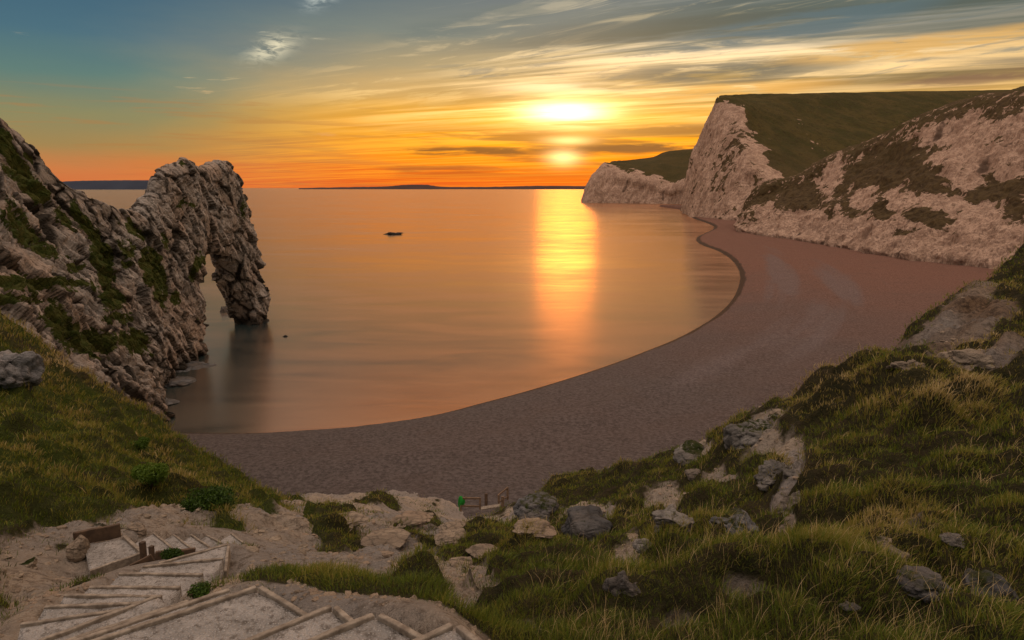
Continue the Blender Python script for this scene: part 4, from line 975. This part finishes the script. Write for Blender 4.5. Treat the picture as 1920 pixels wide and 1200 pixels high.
# ------------------------------------------------------------------ rails at the foot of the gully
def bars(name, parts, mat, label, cat, loc):
    root = empty(name, tuple(loc)); tag(root, label, cat); bpy.context.view_layer.update()
    for nm, p0, p1, w, h in parts:
        bm = bmesh.new(); up = (0, 0, 1) if abs((p1-p0)[2]) < .8*np.linalg.norm(p1-p0) else (.2, 1, 0)
        boxmesh(bm, p0, p1, w, h, up=up); bm_obj(nm, bm, mat, root)
    return root
T0 = 50
A_ = lambda x, y, t=T0: at(x, y-3, t)
bars('low_wooden_fence', [('rail', A_(862, 937), A_(900, 937.5), .11, .13), ('rail', A_(862, 951.5), A_(900, 952.5), .09, .12),
                          ('post', A_(900, 936), A_(900.5, 958), .13, .13), ('post', A_(864, 936), A_(864, 962), .13, .13), ('bracket', A_(873.5, 933), A_(873.5, 941), .06, .06)],
     M_rail, 'low two rail wooden fence panel above the beach, green cloth on its end', 'fence', A_(882, 958))
bars('wooden_post', [('post_shaft', A_(911.5, 929), A_(911.5, 953), .19, .19), ('cap', A_(911.5, 928.6), A_(911.5, 929.4), .21, .21)], M_timber_dark,
     'single thick brown post between the low fence and the handrail', 'post', A_(911, 953))
bars('wooden_handrail', [('handrail', A_(933.5, 932, 50), A_(952, 917, 53), .08, .11), ('lower_rail', A_(936, 944, 50), A_(952, 934, 53), .07, .09),
                         ('post', A_(935, 931, 50), A_(935.5, 950, 50), .13, .13), ('post', A_(951.5, 917, 53), A_(952, 940, 53), .14, .14), ('post', A_(942.5, 934, 49), A_(942.5, 956, 49), .19, .19)],
     M_rail, 'short wooden stair handrail with three posts beside the dark rock', 'handrail', A_(943, 954, 49.5))
bm = bmesh.new(); a = A_(902, 956.5, 49.5); b = A_(938, 951, 49.5); boxmesh(bm, a, b, .45, .09); o = bm_obj('wooden_platform', bm, M_timber, None, .01)
tag(o, 'pale flat timber plank at the top of the beach stair', 'platform')
# green cloth hung over the fence end
nu, nv = 26, 34; u = np.linspace(0, 1, nu); v = np.linspace(0, 1, nv); Ug, Vg = np.meshgrid(u, v)
c0 = A_(863.5, 936); wdt = (.10+.22*np.sin(np.clip(Vg*1.25, 0, 1)*pi)**.8)*(1-.25*Vg)
aa = Ug*2*pi; fold = 1+.13*np.sin(aa*4+Vg*3)+.08*np.sin(aa*7+1)
Xc = c0[0]+wdt*np.cos(aa)*fold*.8+.06*np.sin(Vg*5); Yc = c0[1]+wdt*np.sin(aa)*fold*.6; Zc = c0[2]+.10-Vg*1.12
V = np.stack([Xc.ravel(), Yc.ravel(), Zc.ravel()], 1); V = np.vstack([V, [[c0[0], c0[1], c0[2]+.14]]])
Fq = gridfaces(nv, nu); tri = np.array([(i+1, i, nu*nv) for i in range(nu-1)])
o = mesh_from('green_cloth', V, [Fq, tri], M_cloth); tag(o, 'bright green cloth hanging over the left end of the low fence', 'cloth')

# ------------------------------------------------------------------ boulders and outcrops
def rock(name, label, cat, c, size, mat, seed, rot=0, flat=.0, sub=5, veg=0.0, group=None, rough=1.0):
    bm = bmesh.new(); bmesh.ops.create_icosphere(bm, subdivisions=sub, radius=1.0)
    V = np.array([v_.co[:] for v_ in bm.verts]); Fq = np.array([[v_.index for v_ in f.verts] for f in bm.faces]); bm.free()
    N = V.copy(); s = seed*7.3
    cut = np.random.RandomState(seed)
    for i in range(9):                       # planar facets knocked off the block
        nrm = cut.normal(size=3); nrm /= np.linalg.norm(nrm); dpl = cut.uniform(.62, .9)
        e = V@nrm-dpl*.82; V = V-np.outer(np.maximum(e, 0)*.97, nrm)
    d1, d2, cc = worley(V*1.7+s, seed); ck = sst(d2-d1, 0, .13)
    V = V+N*((fbm(V*1.1+s, 4, seed)*.36+(ck-1)*.07+(cc-.5)*.10+fbm(V*6+s, 3, seed+3)*.035)*rough)[:, None]
    ca, sa = cos(rot), sin(rot); V = V*np.array(size)
    V = np.stack([V[:, 0]*ca-V[:, 1]*sa, V[:, 0]*sa+V[:, 1]*ca, V[:, 2]], 1)
    vg = np.clip(veg*sst(N[:, 2], .25, .8), 0, 1)
    o = mesh_from(name, V, Fq, mat, dict(crack=(1-ck)*.5, veg=vg)); o.location = tuple(c)
    return tag(o, label, cat, group)
def rock_px(name, label, cat, px, py, w, h, mat, seed, veg=.25, sink=.78, dep=1.0, **kw):
    """px,py: foot of the rock; w,h its size in picture pixels"""
    p_, t = hit(px, py)
    if p_ is None: return None
    sx = w/1280*t/2*1.08; sz = h/1280*t*.62
    p_ = p_+np.array([0, sx*dep*.5, sz*.55-sink*sz]); return rock(name, label, cat, p_, (sx, sx*dep, sz), mat, seed, veg=veg, **kw)
rock_px('boulder', 'rounded tan boulder standing on the dirt left of the landing', 'boulder', 138, 1056, 46, 54, M_tan, 3, sink=.1, rough=.5)
rock_px('boulder', 'flat topped pale boulder on the bank behind the retaining plank', 'boulder', 252, 1000, 42, 30, M_tan, 5)
rock_px('rock_outcrop', 'large blue grey outcrop with rounded top beside the pale path', 'rock', 1110, 1012, 128, 78, M_dark, 7, veg=.35, dep=1.0)
rock_px('rock_outcrop', 'dark outcrop just right of the wooden handrail', 'rock', 1012, 966, 92, 46, M_dark, 8, veg=.5, dep=1.1)
rock_px('rock_outcrop', 'pale low outcrop with a grass cap on the crest above the beach', 'rock', 1312, 856, 78, 40, M_grey, 9, veg=.6)
rock_px('rock_outcrop', 'craggy grey outcrop jutting over the beach at the highest grass edge', 'rock', 1424, 822, 100, 58, M_grey, 10, veg=.5, rough=1.3)
rock_px('rock_outcrop', 'tall crumbling grey rock down in the grass cleft', 'rock', 1482, 960, 70, 90, M_grey, 11, rough=1.4, dep=.7)
rock_px('rock_outcrop', 'small pale rock at the foot of the grass cleft', 'rock', 1478, 1000, 42, 36, M_grey, 12)
rock_px('rock_outcrop', 'brownish rounded rock with grass on top, right of the cleft', 'rock', 1688, 1040, 84, 54, M_tan, 13, veg=.5)
rock_px('boulder', 'small white stone lying in grass near the right edge', 'boulder', 1796, 1028, 48, 22, M_grey, 14, sink=.1)
rock_px('rock_outcrop', 'broken grey rock face low in the grass below the blue grey outcrop', 'rock', 1182, 1120, 90, 84, M_dark, 15, rough=1.3, veg=.3)
rock_px('boulder', 'small light stone half sunk in grass between two outcrops', 'boulder', 1212, 1030, 44, 24, M_grey, 16)
rock_px('boulder', 'small pale stone in turf below the crest outcrop', 'boulder', 1306, 893, 34, 22, M_grey, 17)
rock_px('boulder', 'flat pale stone at the bottom of the grass slope', 'boulder', 1595, 1143, 34, 14, M_grey, 18, sink=.1)
rock_px('boulder', 'grey slab lying at the mouth of the dry gully', 'boulder', 862, 1060, 44, 20, M_tan, 19)
rock_px('boulder', 'dark ridge stone in the right bottom corner grass', 'boulder', 1880, 1130, 110, 80, M_dark, 20, veg=.5)
rock_px('rock_outcrop', 'pale grey slabby outcrop on the green slope at the left edge', 'rock', 10, 728, 124, 96, M_pale, 21, dep=.6, rough=1.4, sink=.1)
rock_px('boulder', 'small boulder with a mossy top on the dirt left of the tan boulder', 'boulder', 42, 1062, 34, 24, M_tan, 22, veg=.8)
rock_px('rock_outcrop', 'jagged grey ledge high in the grass cleft under the crest outcrop', 'rock', 1470, 900, 90, 50, M_grey, 61, rough=1.4, sink=.7)
rock_px('rock_outcrop', 'dark cracked ledge in turf left of the grass cleft', 'rock', 1385, 1000, 90, 44, M_dark, 62, rough=1.4, sink=.7, veg=.5)
rock_px('rock_outcrop', 'low craggy ledge in the turf right of the blue grey outcrop', 'rock', 1262, 985, 80, 44, M_grey, 63, rough=1.4, sink=.7, veg=.4)
rock_px('rock_outcrop', 'wide broken ledge below the eroded bank at the right edge', 'rock', 1850, 690, 130, 44, M_tan, 64, rough=1.3, sink=.7)
rock_px('rock_outcrop', 'narrow brown ledge at the left foot of the eroded bank', 'rock', 1705, 690, 60, 34, M_tan, 65, rough=1.3, sink=.6)
rock_px('rock_outcrop', 'ragged dark ledge in the bottom right corner below the small white stone', 'rock', 1760, 1120, 110, 50, M_dark, 66, rough=1.4, sink=.7, veg=.5)
gp = 'low slabs of bare rock in the gully'
for i, (px, py, w, h, lb) in enumerate([(650, 985, 70, 16, 'broad flat rock slab highest in the gully'), (760, 992, 90, 16, 'long sloping rock slab left of the grass tongue'), (850, 1000, 70, 14, 'long tilted slab below the low fence'),
                                        (720, 1024, 90, 16, 'curved tan slab above the sandy hollow'), (840, 1010, 60, 16, 'narrow slab beside the dark grass tongue'), (1000, 1003, 80, 16, 'slab under the path edge below the handrail'), (905, 1040, 60, 14, 'small slab at the lowest meeting of the gullies'),
                                        (790, 972, 50, 10, 'thin pale slab nearest the low fence')]):
    rock_px('rock_slab', lb, 'slab', px, py, w, h, M_tan, 40+i, sink=.85, dep=1.1, group=gp, veg=.15)
# skerries
c = atz(735, 440, 0); rock('sea_rock', 'flat black rock awash alone in the middle of the bay', 'rock', c, (7.0, 5.0, 1.5), M_sea_rock, 31, rough=1.6)
c = atz(752, 437, 0); rock('sea_rock', 'thin low tail of rock at the right of the black rock', 'rock', c+np.array([0, 0, -.2]), (3.4, 2.4, 1.0), M_sea_rock, 32)
c = atz(534, 631, 0); rock('sea_rock', 'tiny dark rock poking from the water right of the arch', 'rock', c, (.55, .5, .3), M_sea_rock, 33)
for i, (px, py, s_, lb) in enumerate([(372, 690, 3.2, 'low ledge at the waterline left of the arch opening'), (335, 722, 3.0, 'pale wet ledge at the foot of the headland'), (306, 762, 2.2, 'small ledge where headland meets shallow water'), (425, 585, 1.0, 'small knob of rock against the inside of the arch leg')]):
    c = atz(px, py, 0); rock('rock_ledge', lb, 'rock', c+np.array([-1, 1, -.25 if i < 3 else 0]), (s_*1.1, s_*1.5, .8 if i < 3 else 1.6), M_dark, 34+i)

# ------------------------------------------------------------------ grass (uncountable)
rng = np.random.RandomState(4)
def blades(name, cx_, cy_, cz_, nb, length, width, spread, tint, label, lean, mat=M_grass):
    """cx,cy,cz tuft centres; nb blades per tuft; arrays per tuft: length,width,spread,tint"""
    n = len(cx_); idx = np.repeat(np.arange(n), nb); N = len(idx)
    th = rng.uniform(0, 2*pi, N); rad = np.sqrt(rng.uniform(0, 1, N))
    L = length[idx]*rng.uniform(.55, 1.15, N); Wd = width[idx]*rng.uniform(.7, 1.3, N)
    bxx = cx_[idx]+np.cos(th)*rad*spread[idx]; byy = cy_[idx]+np.sin(th)*rad*spread[idx]; bz = cz_[idx]-.02
    ln = rng.uniform(.15, .95, N)*L; th2 = th+rng.normal(0, .6, N)
    lx = np.cos(th2)*ln+lean[0]*L; ly = np.sin(th2)*ln+lean[1]*L
    hz_ = np.sqrt(np.maximum(L*L-(ln*.8)**2, (L*.25)**2))
    ph = rng.uniform(0, 2*pi, N); wx = np.cos(ph)*Wd/2; wy = np.sin(ph)*Wd/2
    P = np.empty((N, 5, 3))
    P[:, 0] = np.stack([bxx-wx, byy-wy, bz], 1); P[:, 1] = np.stack([bxx+wx, byy+wy, bz], 1)
    mx_, my_, mz_ = bxx+lx*.38, byy+ly*.38, bz+hz_*.62
    P[:, 2] = np.stack([mx_-wx*.75, my_-wy*.75, mz_], 1); P[:, 3] = np.stack([mx_+wx*.75, my_+wy*.75, mz_], 1)
    P[:, 4] = np.stack([bxx+lx, byy+ly, bz+hz_*.95], 1)
    b = np.arange(N)[:, None]*5
    quads = b+np.array([[0, 1, 3, 2]]); tris = b+np.array([[2, 3, 4]])
    tn = np.clip(tint[idx]+rng.normal(0, .13, N), 0, 1)
    tv = np.repeat(tn[:, None], 5, 1); tv[:, :2] *= .85
    o = mesh_from(name, P.reshape(-1, 3), [quads, tris], mat, dict(tint=tv.ravel()), smooth=True)
    return tag(o, label, 'grass', kind='stuff')
NT = 100000
a_ = rng.uniform(radians(-42), radians(43), NT); r_ = np.exp(rng.uniform(math.log(3.0), math.log(55), NT))
x_ = r_*np.sin(a_); y_ = r_*np.cos(a_)
h_, d_, lf_, s_ = ground(x_, y_, True)
cl = fbm(np.stack([x_, y_, x_*0], 1)/1.3, 3, 15)
keep = (d_+rng.uniform(-.40, .32, NT) < .40) & (s_ > .9) & (cl > -.6+rng.uniform(-.3, .3, NT)) & (h_ > 4)
x_, y_, h_, lf_, cl, r_ = [q_[keep] for q_ in (x_, y_, h_, lf_, cl, r_)]
P = np.stack([x_, y_, h_], 1)
ta, tb = tussock(x_, y_); top_ = np.clip(ta+.5*tb-.35, -.4, 1)
tn = fbm(P/2.6, 4, 88); dryn = fbm(P/7, 3, 89)
px_, py_, _ = proj(P)
tint = .36+tn*.35+dryn*.2
tint = np.where(lf_ > .5, .42+tn*.5+.18*sst(cl, 0, .5)+dryn*.25, tint)
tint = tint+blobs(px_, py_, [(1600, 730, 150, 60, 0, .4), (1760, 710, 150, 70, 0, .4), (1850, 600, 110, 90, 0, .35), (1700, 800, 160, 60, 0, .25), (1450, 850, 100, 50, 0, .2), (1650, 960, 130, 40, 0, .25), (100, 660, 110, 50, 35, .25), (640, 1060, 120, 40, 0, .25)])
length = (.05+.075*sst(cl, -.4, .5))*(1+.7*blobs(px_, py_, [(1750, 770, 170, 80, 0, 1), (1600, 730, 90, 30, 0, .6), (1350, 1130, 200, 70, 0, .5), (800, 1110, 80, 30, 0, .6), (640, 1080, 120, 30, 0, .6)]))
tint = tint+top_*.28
length = np.where(lf_ > .5, length*.7+.004*r_, length)*(.55+.75*np.clip(ta+tb*.5, 0, 1.2))+.0022*r_
width = np.maximum(.0035, r_*.00085); spread = .05+.007*r_
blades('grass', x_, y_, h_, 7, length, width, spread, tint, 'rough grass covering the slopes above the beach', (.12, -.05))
# fine straw stalks with seed heads on the nearer right slope
NS = 3500; a_ = rng.uniform(radians(2), radians(40), NS); r_ = np.exp(rng.uniform(math.log(3.6), math.log(22), NS)); x_ = r_*np.sin(a_); y_ = r_*np.cos(a_)
h_, d_, lf_, s_ = ground(x_, y_, True); kp_ = (d_ < .3) & (fbm(np.stack([x_, y_, x_*0], 1)/1.1, 3, 5) > -.1)
x_, y_, h_, r_ = [q_[kp_] for q_ in (x_, y_, h_, r_)]; n = len(x_)
blades('dry_grass', x_, y_, h_, 2, np.full(n, .20)+.004*r_, np.maximum(.0025, r_*.0006), np.full(n, .05), np.full(n, .95), 'thin straw coloured dry stalks among the green grass', (.2, 0))

# loose stones on the bare ground
NG = 15000; a_ = rng.uniform(radians(-40), radians(34), NG); r_ = np.exp(rng.uniform(math.log(3.2), math.log(34), NG)); x_ = r_*np.sin(a_); y_ = r_*np.cos(a_)
h_, d_, lf_, s_ = ground(x_, y_, True); kp_ = (d_ > .5) & (s_ > .75); x_, y_, h_, r_ = [q_[kp_] for q_ in (x_, y_, h_, r_)]; n = len(x_)
bm = bmesh.new(); bmesh.ops.create_icosphere(bm, subdivisions=1, radius=1.0); IV = np.array([v_.co[:] for v_ in bm.verts]); IF = np.array([[v_.index for v_ in f.verts] for f in bm.faces]); bm.free()
sz = (.006+.0019*r_)*np.exp(rng.normal(0, .55, n)); jit = rng.uniform(.6, 1.25, (n, len(IV), 1)); sc3 = rng.uniform(.6, 1.4, (n, 1, 3)); sc3[:, :, 2] *= .55
V = IV[None]*jit*sc3*sz[:, None, None]+np.stack([x_, y_, h_], 1)[:, None]
Fq = (np.arange(n)[:, None, None]*len(IV)+IF[None]).reshape(-1, 3)
o = mesh_from('gravel', V.reshape(-1, 3), Fq, M_tan, dict(crack=np.zeros(n*len(IV)), veg=np.zeros(n*len(IV))), smooth=False)
tag(o, 'loose pale stones scattered over the bare dirt', 'gravel', kind='stuff')

# ------------------------------------------------------------------ bushes
def bush(name, label, px, py, wpx, hpx, nleaf, tint, seed, leaf=.06):
    p_, t = hit(px, py)
    if p_ is None: return
    rs = np.random.RandomState(seed); W_ = wpx/1280*t/2; H_ = hpx/1280*t
    root = empty(name, tuple(p_)); tag(root, label, 'bush')
    bm = bmesh.new()
    for i in range(9):
        th = rs.uniform(0, 2*pi); e = np.array([cos(th)*W_*.5, sin(th)*W_*.4, H_*rs.uniform(.5, .85)])
        mid_ = e*.5+rs.normal(0, .03, 3)
        boxmesh(bm, p_+np.array([0, 0, -.05]), p_+mid_, .02*W_*2, .02*W_*2, up=(.3, .9, .1)); boxmesh(bm, p_+mid_, p_+e, .012*W_*2, .012*W_*2, up=(.3, .9, .1))
    bm_obj('stems', bm, M_timber_dark, root)
    lobes = [(rs.uniform(-.5, .5)*W_, rs.uniform(-.4, .4)*W_, H_*rs.uniform(.35, .8), rs.uniform(.3, .5)*W_) for _ in range(9)]
    P = []
    for i in range(nleaf):
        l = lobes[rs.randint(len(lobes))]; v_ = rs.normal(size=3); v_ /= np.linalg.norm(v_); v_ *= l[3]*rs.uniform(.6, 1.08)
        P.append((l[0]+v_[0], l[1]+v_[1], max(l[2]+v_[2]*.8, .02)))
    P = np.array(P); N = len(P); a = rs.normal(size=(N, 3)); a /= np.linalg.norm(a, axis=1, keepdims=True); b = np.cross(a, rs.normal(size=(N, 3))); b /= np.linalg.norm(b, axis=1, keepdims=True)
    s = leaf*rs.uniform(.6, 1.3, (N, 1)); Vq = np.stack([P-a*s, P+b*s*.45, P+a*s, P-b*s*.45], 1).reshape(-1, 3)
    Fq = np.arange(N*4).reshape(-1, 4); o = mesh_from('foliage', Vq, Fq, M_leaf, dict(tint=np.repeat(np.clip(rs.normal(tint, .18, N), 0, 1), 4)), parent=root)
bush('leafy_bush', 'bright yellow green leafy bush on the slope above the lower steps', 285, 912, 80, 44, 7000, .75, 1, .034)
bush('small_plant', 'small dark green plant between the landing post and far steps', 325, 1052, 46, 24, 1300, .15, 2, .02)
bush('leafy_bush', 'dark green shrub in the hollow below the bright bush', 395, 955, 120, 34, 7000, .2, 3, .034)
bush('leafy_bush', 'small bright green bush near the top of the slope edge', 262, 842, 44, 20, 3000, .5, 5, .04)
bush('dry_bush', 'small dull brown bush beside the right end of the winder steps', 372, 1122, 60, 24, 1500, .3, 6, .014)
